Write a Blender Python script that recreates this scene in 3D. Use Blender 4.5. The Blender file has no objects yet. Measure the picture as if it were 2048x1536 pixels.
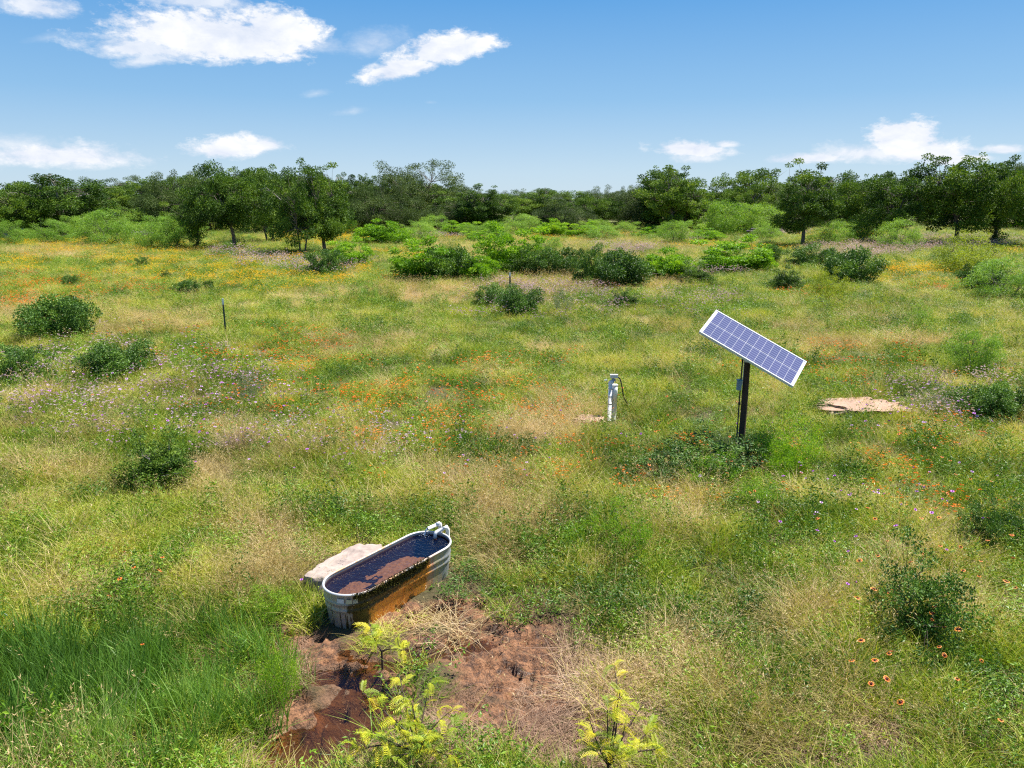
import bpy, math, numpy as np
from mathutils import Vector, Matrix, Euler

R = math.radians
# ---------------------------------------------------------------- camera, world, sun, exposure
SC = bpy.context.scene
COL = SC.collection
CAM_H, FPX, PITCH = 4.4, 1500.0, math.atan(366 / 1500)
cam_d = bpy.data.cameras.new('camera'); cam = bpy.data.objects.new('camera', cam_d); COL.objects.link(cam)
cam.location = (0, 0, CAM_H); cam.rotation_euler = (R(90) - PITCH, 0, 0)
cam_d.sensor_width = 36; cam_d.lens = FPX / 2048 * 36; cam_d.clip_start = .1; cam_d.clip_end = 6000
SC.camera = cam
SUN_EL, SUN_AZ = R(62), R(58)          # azimuth clockwise from +Y
SC.view_settings.view_transform = 'Standard'
SC.view_settings.look = 'None'
SC.view_settings.exposure = 1.06
SC.view_settings.gamma = 1.0
SC.view_settings.use_curve_mapping = False
SC.render.engine = 'CYCLES'
SC.cycles.max_bounces = 6; SC.cycles.transparent_max_bounces = 8
SC.cycles.diffuse_bounces = 3; SC.cycles.glossy_bounces = 3; SC.cycles.transmission_bounces = 4
SC.cycles.caustics_reflective = False; SC.cycles.caustics_refractive = False
SC.cycles.use_denoising = False; SC.cycles.pixel_filter_type = 'BLACKMAN_HARRIS'; SC.cycles.filter_width = 1.2

cp, sp = math.cos(PITCH), math.sin(PITCH)
def project(P):
    P = np.atleast_2d(P); y = P[:, 1]; z = P[:, 2] - CAM_H
    zc = np.maximum(y * cp - z * sp, .05); yc = y * sp + z * cp
    return 1024 + FPX * P[:, 0] / zc, 768 - FPX * yc / zc
def ray(px, py):
    u = (px - 1024) / FPX; v = -(py - 768) / FPX
    return np.array([u, cp + v * sp, -sp + v * cp])

W = bpy.data.worlds.new('World'); SC.world = W; W.use_nodes = True
nt = W.node_tree; nt.nodes.clear()
def N(t, kind, **kw):
    n = t.nodes.new(kind)
    for k, v in kw.items(): setattr(n, k, v)
    return n
def M(t, op, a, b=None, c=None, clamp=False):
    n = t.nodes.new('ShaderNodeMath'); n.operation = op; n.use_clamp = clamp
    for i, v in enumerate((a, b, c)):
        if v is None: continue
        if isinstance(v, (int, float)): n.inputs[i].default_value = v
        else: t.links.new(v, n.inputs[i])
    return n.outputs[0]
def ramp_node(t, fac, stops, interp='LINEAR'):
    r = N(t, 'ShaderNodeValToRGB'); cr = r.color_ramp; cr.interpolation = interp
    while len(cr.elements) < len(stops): cr.elements.new(.5)
    for e, (p, c) in zip(cr.elements, stops): e.position = p; e.color = (*c, 1)
    t.links.new(fac, r.inputs[0]); return r.outputs[0]
def sky():
    L = nt.links.new
    out = N(nt, 'ShaderNodeOutputWorld'); bg = N(nt, 'ShaderNodeBackground'); bg.inputs[1].default_value = .05
    st = N(nt, 'ShaderNodeTexSky', sky_type='NISHITA'); st.sun_disc = False
    st.sun_elevation = SUN_EL; st.sun_rotation = SUN_AZ; st.altitude = 500; st.air_density = 1.0
    st.dust_density = .35; st.ozone_density = 2.4
    tc = N(nt, 'ShaderNodeTexCoord'); sx = N(nt, 'ShaderNodeSeparateXYZ'); L(tc.outputs['Generated'], sx.inputs[0])
    az = M(nt, 'ARCTAN2', sx.outputs[0], sx.outputs[1]); el = M(nt, 'ARCSINE', sx.outputs[2])
    cb = N(nt, 'ShaderNodeCombineXYZ'); L(az, cb.inputs[0]); L(M(nt, 'MULTIPLY', el, 1.9), cb.inputs[1])
    def noise(scale, det, rough, off, dist=0):
        mp = N(nt, 'ShaderNodeMapping'); mp.inputs['Location'].default_value = off; L(cb.outputs[0], mp.inputs[0])
        n = N(nt, 'ShaderNodeTexNoise'); n.inputs['Scale'].default_value = scale; n.inputs['Detail'].default_value = det
        n.inputs['Roughness'].default_value = rough; n.inputs['Distortion'].default_value = dist; L(mp.outputs[0], n.inputs[0]); return n.outputs[0]
    n1 = noise(22, 8, .62, (3.1, 7.7, 0), .3); n2 = noise(70, 6, .7, (1, 2, 5)); n3 = noise(11, 3, .5, (9, 4, 2))
    nn = M(nt, 'ADD', M(nt, 'MULTIPLY', n1, .62), M(nt, 'MULTIPLY', n2, .38))
    # (px, py, rx, ry, tilt deg, density, softness)
    CL = [(290, 98, 120, 26, 0, .9, .5), (430, 78, 190, 52, 0, 1.25, .35), (560, 62, 95, 40, -8, 1.2, .35), (300, 118, 60, 16, 15, .8, .6), (640, 92, 70, 22, 0, .65, .8),
          (745, 88, 85, 30, 10, .55, .9), (800, 140, 85, 24, 12, 1.1, .4), (900, 100, 105, 32, 8, 1.25, .35), (80, 16, 60, 22, 0, .9, .5), (390, 4, 110, 16, 0, .8, .6),
          (120, 315, 150, 26, 0, 1.0, .5), (30, 292, 80, 24, 0, .7, .8), (220, 325, 80, 10, 0, .6, .8), (465, 298, 80, 26, 6, 1.25, .35), (535, 290, 42, 18, 0, 1.0, .5),
          (1385, 300, 85, 18, -4, 1.1, .4), (1400, 316, 55, 14, 0, .8, .6), (1452, 290, 30, 9, 0, .9, .6), (1805, 282, 62, 40, 0, 1.3, .3), (1850, 305, 80, 24, 0, 1.2, .4),
          (1735, 308, 110, 24, 0, .9, .6), (1620, 317, 95, 13, 0, .95, .5), (1905, 320, 70, 11, 0, 1.0, .5), (2005, 300, 38, 10, 0, .9, .5),
          (632, 187, 30, 9, 8, .45, 1.0), (702, 224, 40, 9, 8, .5, 1.0), (100, 75, 40, 8, 15, .3, 1.0), (860, 205, 14, 5, 0, .35, 1.0),
          (-600, 150, 300, 70, 0, 1.2, .4), (-1500, 260, 260, 50, 0, 1.1, .4), (2900, 180, 260, 60, 0, 1.1, .4), (3700, 90, 330, 90, 5, 1.2, .4)]
    tot = None
    for px, py, rx, ry, tilt, dens, soft in CL:
        if 0 <= px <= 2048 or True:
            if -100 < px < 2150:
                d = ray(px, py); a0 = math.atan2(d[0], d[1]); e0 = math.asin(d[2] / np.linalg.norm(d))
            else:
                a0 = (px - 1024) / 1100.0; e0 = R(3 + (400 - py) / 18)
        ax, ay = rx / 1500 * 1.02, ry / 1500
        t = R(tilt); da = M(nt, 'SUBTRACT', az, a0); de = M(nt, 'SUBTRACT', el, e0)
        u = M(nt, 'ADD', M(nt, 'MULTIPLY', da, math.cos(t) / ax), M(nt, 'MULTIPLY', de, math.sin(t) / ax))
        v = M(nt, 'ADD', M(nt, 'MULTIPLY', da, -math.sin(t) / ay), M(nt, 'MULTIPLY', de, math.cos(t) / ay))
        # flat base: lower half falls off faster
        v2 = M(nt, 'MULTIPLY', v, M(nt, 'ADD', 1.0, M(nt, 'MULTIPLY', M(nt, 'LESS_THAN', v, 0.0), .35)))
        r2 = M(nt, 'ADD', M(nt, 'MULTIPLY', u, u), M(nt, 'MULTIPLY', v2, v2))
        q = M(nt, 'SUBTRACT', 1.0, M(nt, 'SQRT', r2))                        # 1 centre, 0 edge
        q = M(nt, 'ADD', q, M(nt, 'MULTIPLY', M(nt, 'SUBTRACT', nn, .47), 2.5))
        m = M(nt, 'MULTIPLY', M(nt, 'DIVIDE', q, soft * 1.3, clamp=True), min(dens, 1.0))
        tot = m if tot is None else M(nt, 'MAXIMUM', tot, m)
    mask = M(nt, 'POWER', M(nt, 'MINIMUM', tot, 1.0), 1.25)
    ramp = N(nt, 'ShaderNodeMix', data_type='RGBA')
    ramp.inputs[6].default_value = (6.6, 7.4, 9.0, 1); ramp.inputs[7].default_value = (9.9, 10.0, 10.2, 1)
    sh = M(nt, 'MULTIPLY', M(nt, 'SUBTRACT', M(nt, 'ADD', M(nt, 'MULTIPLY', n1, .6), M(nt, 'MULTIPLY', n3, .4)), .33), 3.6, clamp=True)
    L(sh, ramp.inputs[0])
    K = .97 / (.05 * 2 ** 1.06)
    gr = ramp_node(nt, M(nt, 'MULTIPLY', el, 1 / R(60), clamp=True), [(0, (.62, .79, .93)), (2 / 60, (.56, .76, .94)), (7 / 60, (.29, .57, .90)), (13.5 / 60, (.115, .40, .84)), (30 / 60, (.035, .20, .60)), (1, (.02, .12, .42))])
    gs = N(nt, 'ShaderNodeVectorMath', operation='SCALE'); L(gr, gs.inputs[0]); gs.inputs[3].default_value = K
    sk = N(nt, 'ShaderNodeMix', data_type='RGBA'); sk.inputs[0].default_value = .85; L(st.outputs[0], sk.inputs[6]); L(gs.outputs[0], sk.inputs[7])
    mix = N(nt, 'ShaderNodeMix', data_type='RGBA'); L(mask, mix.inputs[0]); L(sk.outputs[2], mix.inputs[6]); L(ramp.outputs[2], mix.inputs[7])
    L(mix.outputs[2], bg.inputs[0]); L(bg.outputs[0], out.inputs[0])
sky()
sun_d = bpy.data.lights.new('sun', 'SUN'); sun_d.energy = 5.0; sun_d.angle = R(.5); sun_d.color = (1, .955, .88)
sun = bpy.data.objects.new('sun', sun_d); COL.objects.link(sun)
SUN_DIR = Vector((math.cos(SUN_EL) * math.sin(SUN_AZ), math.cos(SUN_EL) * math.cos(SUN_AZ), math.sin(SUN_EL)))
sun.rotation_euler = SUN_DIR.to_track_quat('Z', 'Y').to_euler()

# ---------------------------------------------------------------- helpers
_T = np.random.default_rng(99).random(65536)
def vnoise(x, y, seed=0):
    xi = np.floor(x).astype(np.int64); yi = np.floor(y).astype(np.int64); fx = x - xi; fy = y - yi
    fx = fx * fx * (3 - 2 * fx); fy = fy * fy * (3 - 2 * fy)
    h = lambda i, j: _T[((i * 73856093) ^ (j * 19349663) ^ (seed * 83492791)) & 65535]
    return (h(xi, yi) * (1 - fx) + h(xi + 1, yi) * fx) * (1 - fy) + (h(xi, yi + 1) * (1 - fx) + h(xi + 1, yi + 1) * fx) * fy
def fbm(x, y, seed=0, o=4):
    s = 0; a = .5; t = 0
    for k in range(o): s = s + a * vnoise(x * 2 ** k + 17.3 * k, y * 2 ** k + 5.1 * k, seed + k); t += a; a *= .5
    return s / t
def sstep(a, b, x):
    t = np.clip((x - a) / (b - a), 0, 1); return t * t * (3 - 2 * t)
def ell(px, py, L, warp=None):
    m = np.zeros_like(px)
    for cx, cy, rx, ry, s in L:
        d = np.sqrt(((px - cx) / rx) ** 2 + ((py - cy) / ry) ** 2)
        if warp is not None: d = d + warp
        m = np.maximum(m, s * (1 - sstep(.6, 1.25, d)))
    return m
MUD = [(590, 1535, 140, 50, 1), (1000, 1440, 100, 60, .75), (740, 1400, 90, 120, 1), (650, 1480, 110, 70, 1), (1180, 1440, 40, 30, .6), (1030, 1350, 130, 60, 1), (1010, 1300, 130, 85, 1), (920, 1225, 70, 35, 1), (1090, 1395, 70, 40, .9), (720, 1430, 75, 110, 1), (690, 1335, 110, 40, 1), (620, 1510, 110, 60, 1),
       (520, 1262, 60, 26, .9), (880, 1290, 90, 30, 1), (950, 1420, 90, 50, .6), (390, 1340, 40, 16, .9), (810, 1230, 60, 30, 1), (560, 1400, 60, 40, .7), (600, 1290, 80, 30, .8)]
WET = [(650, 1490, 90, 40, 1), (740, 1390, 60, 60, 1), (1160, 1440, 22, 10, .8), (710, 1420, 60, 95, 1), (680, 1345, 95, 24, 1), (620, 1520, 100, 45, 1), (860, 1295, 80, 18, 1), (960, 1285, 34, 14, 1), (515, 1262, 55, 18, 1), (880, 1225, 45, 18, 1), (395, 1340, 30, 9, 1), (800, 1325, 60, 14, .8)]
def T0(x, y):
    """terrain without mud relief"""
    r = np.hypot(x, y)
    far = sstep(12, 40, r)
    z = .10 * (fbm(x / 3.5, y / 3.5, 3) - .5) + far * .5 * (fbm(x / 22, y / 22, 8, 3) - .5)
    z = z + 3.2 * sstep(95, 230, y) * sstep(20, 70, -x)
    z = z * sstep(0, 2.2, np.hypot(x + 1.385, y - 7.84) - .9) 
    return z
def T(x, y):
    x = np.asarray(x, float); y = np.asarray(y, float)
    z = T0(x, y)
    near = (y < 11) & (y > 3)
    px, py = project(np.stack([x.ravel(), y.ravel(), z.ravel()], 1)); px = px.reshape(x.shape); py = py.reshape(x.shape)
    wp = (fbm(x * 2.2, y * 2.2, 31) - .5) * 1.0
    wet = ell(px, py, WET, wp) * near; mud = ell(px, py, MUD, wp) * near
    hoof = fbm(x * 7, y * 7, 41, 3); pits = sstep(.55, .72, vnoise(x * 6.5, y * 6.5, 77))
    rel = mud * (.17 * (hoof - .5) - .08 * pits + .07 * (np.abs(fbm(x * 15, y * 15, 5, 3) - .5) * -2 + .2))
    return z + rel - .085 * wet - .02 * mud
def ground_at(px, py):
    d = ray(px, py); d = d / d[1]; ys = np.concatenate([np.arange(3, 60, .05), np.arange(60, 420, .5)])
    f = CAM_H + d[2] * ys - T0(d[0] * ys, ys); k = int(np.argmax(f < 0)) if (f < 0).any() else len(ys) - 1
    y = ys[k] if k == 0 or f[k] >= 0 else ys[k - 1] + (ys[k] - ys[k - 1]) * f[k - 1] / (f[k - 1] - f[k])
    return np.array([d[0] * y, y, float(T0(np.array([d[0] * y]), np.array([y]))[0])])
def at_h(px, py, z):
    d = ray(px, py); t = (z - CAM_H) / d[2]; return Vector((d[0] * t, d[1] * t, z))

def np_mesh(name, V, F, mats=(), attrs=None, midx=None, smooth=False):
    me = bpy.data.meshes.new(name); V = np.asarray(V, np.float32)
    Fs = F if isinstance(F, list) and (not F or np.ndim(F[0]) == 2) else [F]
    Fs = [np.asarray(f, np.int32) for f in Fs if len(f)]
    me.vertices.add(len(V)); me.vertices.foreach_set('co', V.ravel())
    if Fs:
        loops = np.concatenate([f.ravel() for f in Fs]); tot = np.concatenate([np.full(len(f), f.shape[1], np.int32) for f in Fs])
        st = np.concatenate([[0], np.cumsum(tot)[:-1]]).astype(np.int32)
        me.loops.add(len(loops)); me.loops.foreach_set('vertex_index', loops)
        me.polygons.add(len(tot)); me.polygons.foreach_set('loop_start', st); me.polygons.foreach_set('loop_total', tot)
        if midx is not None: me.polygons.foreach_set('material_index', np.asarray(midx, np.int32))
        me.polygons.foreach_set('use_smooth', np.full(len(tot), smooth))
    for k, a in (attrs or {}).items():
        a = np.asarray(a)
        if a.ndim == 2: me.attributes.new(k, 'FLOAT_VECTOR', 'POINT').data.foreach_set('vector', a.astype(np.float32).ravel())
        elif a.dtype.kind == 'i': me.attributes.new(k, 'INT', 'POINT').data.foreach_set('value', a.astype(np.int32))
        else: me.attributes.new(k, 'FLOAT', 'POINT').data.foreach_set('value', a.astype(np.float32))
    for m in mats: me.materials.append(m)
    me.update(calc_edges=True); return me
def obj(name, me, parent=None, loc=None, rot=None, link=True):
    o = bpy.data.objects.new(name, me)
    if link: COL.objects.link(o)
    if parent is not None: o.parent = parent
    if loc is not None: o.location = loc
    if rot is not None: o.rotation_euler = rot
    return o
def tag(o, label=None, cat=None, group=None, kind=None):
    if label: o['label'] = label
    if cat: o['category'] = cat
    if group: o['group'] = group
    if kind: o['kind'] = kind
    return o
def thing(name, label, cat, loc=(0, 0, 0), rz=0, group=None):
    o = obj(name, None, loc=loc, rot=(0, 0, rz)); o.empty_display_size = .2
    return tag(o, label, cat, group)

class MB:
    """collects shapes into one mesh"""
    def __init__(s): s.V = []; s.F4 = []; s.F3 = []; s.n = 0
    def add(s, V, F):
        V = np.asarray(V, float); F = np.asarray(F)
        (s.F4 if F.shape[1] == 4 else s.F3).append(F + s.n)
        s.V.append(V); s.n += len(V); return s
    def box(s, c, sz, rot=None, taper=1.0):
        q = np.array([(-1, -1, -1), (1, -1, -1), (1, 1, -1), (-1, 1, -1), (-1, -1, 1), (1, -1, 1), (1, 1, 1), (-1, 1, 1)], float) * np.array(sz) / 2
        q[4:, :2] *= taper
        if rot is not None: q = q @ np.array(Euler(rot).to_matrix()).T
        return s.add(q + np.array(c), [(0, 3, 2, 1), (4, 5, 6, 7), (0, 1, 5, 4), (1, 2, 6, 5), (2, 3, 7, 6), (3, 0, 4, 7)])
    def tube(s, P, r, k=8, cap=True):
        P = np.asarray(P, float); n = len(P); r = np.broadcast_to(np.asarray(r, float), (n,))
        tg = np.gradient(P, axis=0); tg /= np.linalg.norm(tg, axis=1)[:, None] + 1e-9
        ref = np.array([0, 0, 1.]) if abs(tg[0, 2]) < .8 else np.array([1., 0, 0])
        a = np.cross(tg, ref); a /= np.linalg.norm(a, axis=1)[:, None] + 1e-9; b = np.cross(tg, a)
        th = np.arange(k) * 2 * math.pi / k
        V = (P[:, None] + r[:, None, None] * (a[:, None] * np.cos(th)[None, :, None] + b[:, None] * np.sin(th)[None, :, None])).reshape(-1, 3)
        i = np.arange(n - 1)[:, None] * k; j = np.arange(k)[None]; j2 = (j + 1) % k
        F = np.stack([i + j, i + j2, i + k + j2, i + k + j], -1).reshape(-1, 4)
        s.add(V, F)
        if cap:
            for e in (0, n - 1):
                c = s.n; s.V.append(P[e][None]); s.n += 1; base = c - n * k if e == 0 else c - n * k - (1) + (n - 1) * k
                st = (c - n * k) if e == 0 else (c - 1 - n * k + (n - 1) * k)
                fj = np.stack([np.full(k, c), st + np.arange(k), st + (np.arange(k) + 1) % k], -1)
                s.F3.append(fj)
        return s
    def lathe(s, prof, k=16, c=(0, 0, 0)):
        prof = np.asarray(prof, float); th = np.arange(k) * 2 * math.pi / k; n = len(prof)
        V = np.stack([prof[:, 0][:, None] * np.cos(th), prof[:, 0][:, None] * np.sin(th), np.broadcast_to(prof[:, 1][:, None], (n, k))], -1).reshape(-1, 3) + np.array(c)
        i = np.arange(n - 1)[:, None] * k; j = np.arange(k)[None]; j2 = (j + 1) % k
        return s.add(V, np.stack([i + j, i + j2, i + k + j2, i + k + j], -1).reshape(-1, 4))
    def mesh(s, name, mats, smooth=False, attrs=None):
        F = []
        if s.F4: F.append(np.concatenate(s.F4))
        if s.F3: F.append(np.concatenate(s.F3))
        return np_mesh(name, np.concatenate(s.V), F, mats, attrs, smooth=smooth)
    def build(s, name, mat, parent=None, smooth=False, loc=None, rot=None, bevel=0):
        o = obj(name, s.mesh(name, [mat], smooth), parent, loc, rot)
        if bevel:
            m = o.modifiers.new('bevel', 'BEVEL'); m.width = bevel; m.segments = 2; m.limit_method = 'ANGLE'
        return o

# ---------------------------------------------------------------- materials
def new_mat(name):
    m = bpy.data.materials.new(name); m.use_nodes = True; t = m.node_tree; t.nodes.clear()
    o = N(t, 'ShaderNodeOutputMaterial'); return m, t, o
def mixc(t, fac, a, b, blend='MIX'):
    n = N(t, 'ShaderNodeMix', data_type='RGBA', blend_type=blend)
    for i, v in ((0, fac), (6, a), (7, b)):
        if isinstance(v, (int, float)): n.inputs[i].default_value = v
        elif isinstance(v, tuple): n.inputs[i].default_value = (*v, 1)
        else: t.links.new(v, n.inputs[i])
    return n.outputs[2]
def nz(t, scale, det=4, rough=.6, vec=None, dist=0):
    n = N(t, 'ShaderNodeTexNoise'); n.inputs['Scale'].default_value = scale; n.inputs['Detail'].default_value = det; n.inputs['Roughness'].default_value = rough
    n.inputs['Distortion'].default_value = dist
    if vec is None: vec = N(t, 'ShaderNodeTexCoord').outputs['Object']
    t.links.new(vec, n.inputs[0]); return n.outputs[0]
def attr(t, name, typ='GEOMETRY'):
    n = N(t, 'ShaderNodeAttribute'); n.attribute_name = name; n.attribute_type = typ; return n
def plain(name, col, rough=.6, metal=0, spec=.4, var=.12, vscale=20, bump=.0, bscale=60):
    m, t, o = new_mat(name); b = N(t, 'ShaderNodeBsdfPrincipled')
    n = nz(t, vscale, 5)
    c = mixc(t, n, tuple(x * (1 - var * 1.6) for x in col), tuple(min(1, x * (1 + var * 1.6)) for x in col))
    t.links.new(c, b.inputs['Base Color']); b.inputs['Roughness'].default_value = rough; b.inputs['Metallic'].default_value = metal
    b.inputs['Specular IOR Level'].default_value = spec
    if bump:
        bp = N(t, 'ShaderNodeBump'); bp.inputs['Strength'].default_value = bump; bp.inputs['Distance'].default_value = .01
        t.links.new(nz(t, bscale, 6), bp.inputs['Height']); t.links.new(bp.outputs[0], b.inputs['Normal'])
    t.links.new(b.outputs[0], o.inputs[0]); return m
def leafmat(name, stops, trans=.35, rough=.5, spec=.35, use_tint=False, obj_var=.25):
    """colour from per-leaf random value and a per-instance or per-object value"""
    m, t, o = new_mat(name)
    rv = attr(t, 'rv').outputs['Fac']
    if use_tint: f = M(t, 'ADD', M(t, 'MULTIPLY', rv, .38), M(t, 'MULTIPLY', attr(t, 'tint', 'INSTANCER').outputs['Fac'], .62))
    else:
        oi = N(t, 'ShaderNodeObjectInfo').outputs['Random']
        f = M(t, 'ADD', M(t, 'MULTIPLY', rv, 1 - obj_var), M(t, 'MULTIPLY', oi, obj_var))
    c = ramp_node(t, f, stops)
    b = N(t, 'ShaderNodeBsdfPrincipled'); b.inputs['Roughness'].default_value = rough; b.inputs['Specular IOR Level'].default_value = spec
    tr = N(t, 'ShaderNodeBsdfTranslucent'); mx = N(t, 'ShaderNodeMixShader'); mx.inputs[0].default_value = trans
    t.links.new(c, b.inputs['Base Color'])
    c2 = mixc(t, 1.0, c, (1.15, 1.1, .5), 'MULTIPLY'); t.links.new(c2, tr.inputs[0])
    t.links.new(b.outputs[0], mx.inputs[1]); t.links.new(tr.outputs[0], mx.inputs[2]); t.links.new(mx.outputs[0], o.inputs[0]); return m

M_GRASS = leafmat('meadow_grass', [(0, (.035, .09, .008)), (.25, (.11, .21, .014)), (.55, (.27, .38, .022)), (.8, (.48, .49, .065)), (1, (.66, .55, .22))], .32, .5, .3, True)
M_DRY = leafmat('dry_grass', [(0, (.20, .17, .04)), (.35, (.40, .33, .12)), (.7, (.58, .44, .22)), (1, (.70, .54, .34))], .3, .5, .3, True)
M_FORB = leafmat('forb_leaf', [(0, (.022, .07, .008)), (.4, (.09, .20, .013)), (.75, (.24, .39, .025)), (1, (.42, .50, .07))], .3, .45, .4, True)
M_REED = leafmat('reed_leaf', [(0, (.05, .13, .02)), (.5, (.16, .32, .045)), (.85, (.34, .50, .12)), (1, (.6, .55, .28))], .35, .45, .4, True)
M_THATCH = leafmat('dead_thatch', [(0, (.09, .05, .03)), (.35, (.24, .14, .09)), (.65, (.42, .28, .18)), (.9, (.56, .41, .30)), (1, (.66, .54, .42))], .15, .6, .25, True)
M_YEL = leafmat('yellow_petal', [(0, (.75, .32, .01)), (.5, (.85, .50, .01)), (1, (.80, .62, .02))], .3, .6, .2, True)
M_ORA = leafmat('orange_petal', [(0, (.60, .07, .02)), (.5, (.80, .20, .02)), (1, (.85, .38, .04))], .3, .6, .2, True)
M_LIL = leafmat('lilac_petal', [(0, (.36, .20, .34)), (.5, (.50, .36, .46)), (1, (.66, .56, .56))], .3, .6, .2, True)
M_STEM = plain('green_stem', (.10, .17, .04), .6)
M_OAK = leafmat('oak_leaf', [(0, (.012, .036, .008)), (.35, (.04, .095, .013)), (.68, (.13, .23, .024)), (1, (.30, .39, .05))], .25, .6, .2)
M_LIVE = leafmat('live_oak_leaf', [(0, (.018, .04, .013)), (.5, (.075, .125, .030)), (1, (.24, .31, .07))], .2, .6, .2)
M_MESQ = leafmat('mesquite_leaf', [(0, (.08, .20, .02)), (.5, (.21, .38, .045)), (1, (.42, .58, .11))], .4, .5, .3)
M_BRIGHT = leafmat('bright_shrub_leaf', [(0, (.05, .16, .010)), (.5, (.19, .38, .016)), (1, (.42, .60, .035))], .4, .5, .25)
M_DARK = leafmat('dark_shrub_leaf', [(0, (.014, .045, .008)), (.4, (.06, .145, .02)), (.75, (.16, .29, .04)), (1, (.30, .43, .08))], .22, .5, .35)
M_YELG = leafmat('yellow_green_leaf', [(0, (.14, .22, .02)), (.5, (.30, .38, .03)), (1, (.48, .50, .07))], .45, .5, .3)
M_GREY = leafmat('grey_green_leaf', [(0, (.08, .13, .06)), (.5, (.17, .22, .12)), (1, (.34, .36, .28))], .3, .5, .3)
M_FROND = leafmat('frond_leaf', [(0, (.14, .25, .02)), (.35, (.28, .37, .02)), (.7, (.50, .50, .02)), (1, (.62, .46, .03))], .3, .5, .3, obj_var=.8)
M_BARK = plain('bark', (.13, .105, .085), .9, var=.35, vscale=6, bump=.8, bscale=14)
M_TWIG = plain('grey_twig', (.30, .27, .25), .9, var=.2)
M_DTWIG = plain('dark_stem', (.07, .045, .035), .8, var=.2)
M_LIME = plain('limestone', (.36, .29, .25), .95, var=.40, vscale=7, bump=1.0, bscale=14)

# ---------------------------------------------------------------- ground
DRY = [(1700, 690, 300, 9, 1.1), (1480, 655, 200, 8, .9), (560, 1110, 70, 70, 1.1), (1010, 1030, 110, 40, .9), (90, 508, 130, 14, .9), (300, 650, 160, 26, .75), (200, 650, 90, 40, .6), (760, 690, 130, 22, .7), (940, 590, 230, 20, .9), (1150, 575, 210, 20, .8), (640, 592, 120, 14, .6), (1650, 690, 300, 12, .7),
       (1180, 700, 120, 20, .5), (1110, 850, 110, 60, .75), (1010, 1000, 150, 50, .8), (560, 1090, 120, 80, .75), (560, 1170, 80, 50, .6), (430, 970, 60, 60, .4), (1100, 1160, 180, 80, .55), (1500, 1220, 180, 90, .5),
       (1300, 1350, 280, 100, .5), (1580, 1450, 260, 90, .6), (180, 960, 120, 50, .5), (1000, 1110, 120, 60, .8), (480, 880, 60, 50, .5), (1150, 500, 200, 12, .7), (900, 500, 60, 30, .5), (1290, 470, 150, 10, .5),
       (1750, 500, 160, 20, .6), (60, 630, 70, 40, .7), (250, 1180, 200, 60, .3), (1750, 640, 120, 12, .4), (1500, 660, 200, 20, .3), (1160, 500, 300, 25, .6)]
THATCH = [(1100, 1480, 240, 100, 1), (1050, 1400, 170, 60, .8), (1180, 1330, 90, 60, .5), (1250, 1440, 140, 90, .6), (1540, 1200, 60, 60, .5), (880, 1420, 60, 60, .4), (600, 1440, 150, 80, .5), (430, 1440, 80, 90, .45),
          (1090, 1250, 80, 70, .5), (1620, 1490, 200, 60, .45), (920, 1480, 110, 80, .8), (1100, 870, 60, 30, .5), (500, 1340, 70, 50, .4)]
REED = [(150, 1440, 260, 150, 1), (60, 1330, 120, 60, .6), (330, 1400, 90, 90, .7), (560, 1310, 60, 60, .8), (480, 1400, 120, 90, .35), (420, 1290, 60, 40, .5), (250, 1290, 160, 30, .4)]
YEL = [(180, 489, 210, 8, 1), (420, 540, 230, 32, .75), (560, 565, 150, 24, .8), (250, 505, 200, 8, .9), (1085, 482, 45, 9, 1), (1400, 492, 60, 7, 1), (1830, 548, 120, 18, 1), (640, 470, 80, 22, .8), (740, 478, 40, 8, .9), (1150, 478, 60, 6, .8),
       (830, 512, 70, 10, .7), (1680, 470, 100, 6, .5), (710, 545, 60, 10, .6), (1540, 500, 70, 8, .8), (920, 480, 60, 6, .6), (1250, 470, 70, 5, .8), (2030, 500, 40, 10, .5), (40, 530, 60, 16, .5)]
ORA = [(750, 820, 380, 90, .22), (1050, 800, 250, 70, .22), (1430, 960, 260, 70, .2), (1880, 930, 220, 110, .22), (400, 700, 300, 40, .2), (1700, 740, 280, 50, .15), (1000, 930, 400, 60, .12), (60, 590, 90, 38, .9), (170, 560, 80, 18, .8), (280, 575, 60, 20, .5), (790, 560, 40, 6, .8), (1320, 563, 40, 8, .9), (1220, 575, 60, 8, .6), (1600, 590, 60, 10, .7), (1870, 580, 70, 8, .7), (960, 525, 60, 8, .6), (240, 560, 60, 22, .7), (180, 590, 50, 20, .6)]
LIL = [(280, 800, 320, 110, .16), (1880, 820, 140, 40, .3), (1200, 620, 300, 30, .15), (700, 900, 250, 60, .08), (600, 533, 130, 12, 1), (1740, 505, 130, 12, .9), (1250, 505, 70, 10, .9), (1880, 490, 160, 12, .8), (1100, 590, 110, 14, .7), (1560, 470, 50, 6, 1), (1380, 480, 50, 8, .6), (480, 515, 60, 10, .8), (1690, 525, 60, 10, .6), (860, 475, 90, 5, .7), (1420, 545, 60, 14, .5), (650, 545, 60, 16, .6), (1000, 600, 50, 25, .6)]
GREEN = [(480, 550, 200, 40, 1), (1000, 640, 160, 25, .8), (1500, 760, 200, 60, .5), (1700, 900, 300, 100, .8), (700, 780, 200, 60, .4), (120, 540, 160, 20, .5), (1450, 640, 120, 30, .7), (300, 1080, 260, 60, .4)]

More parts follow.
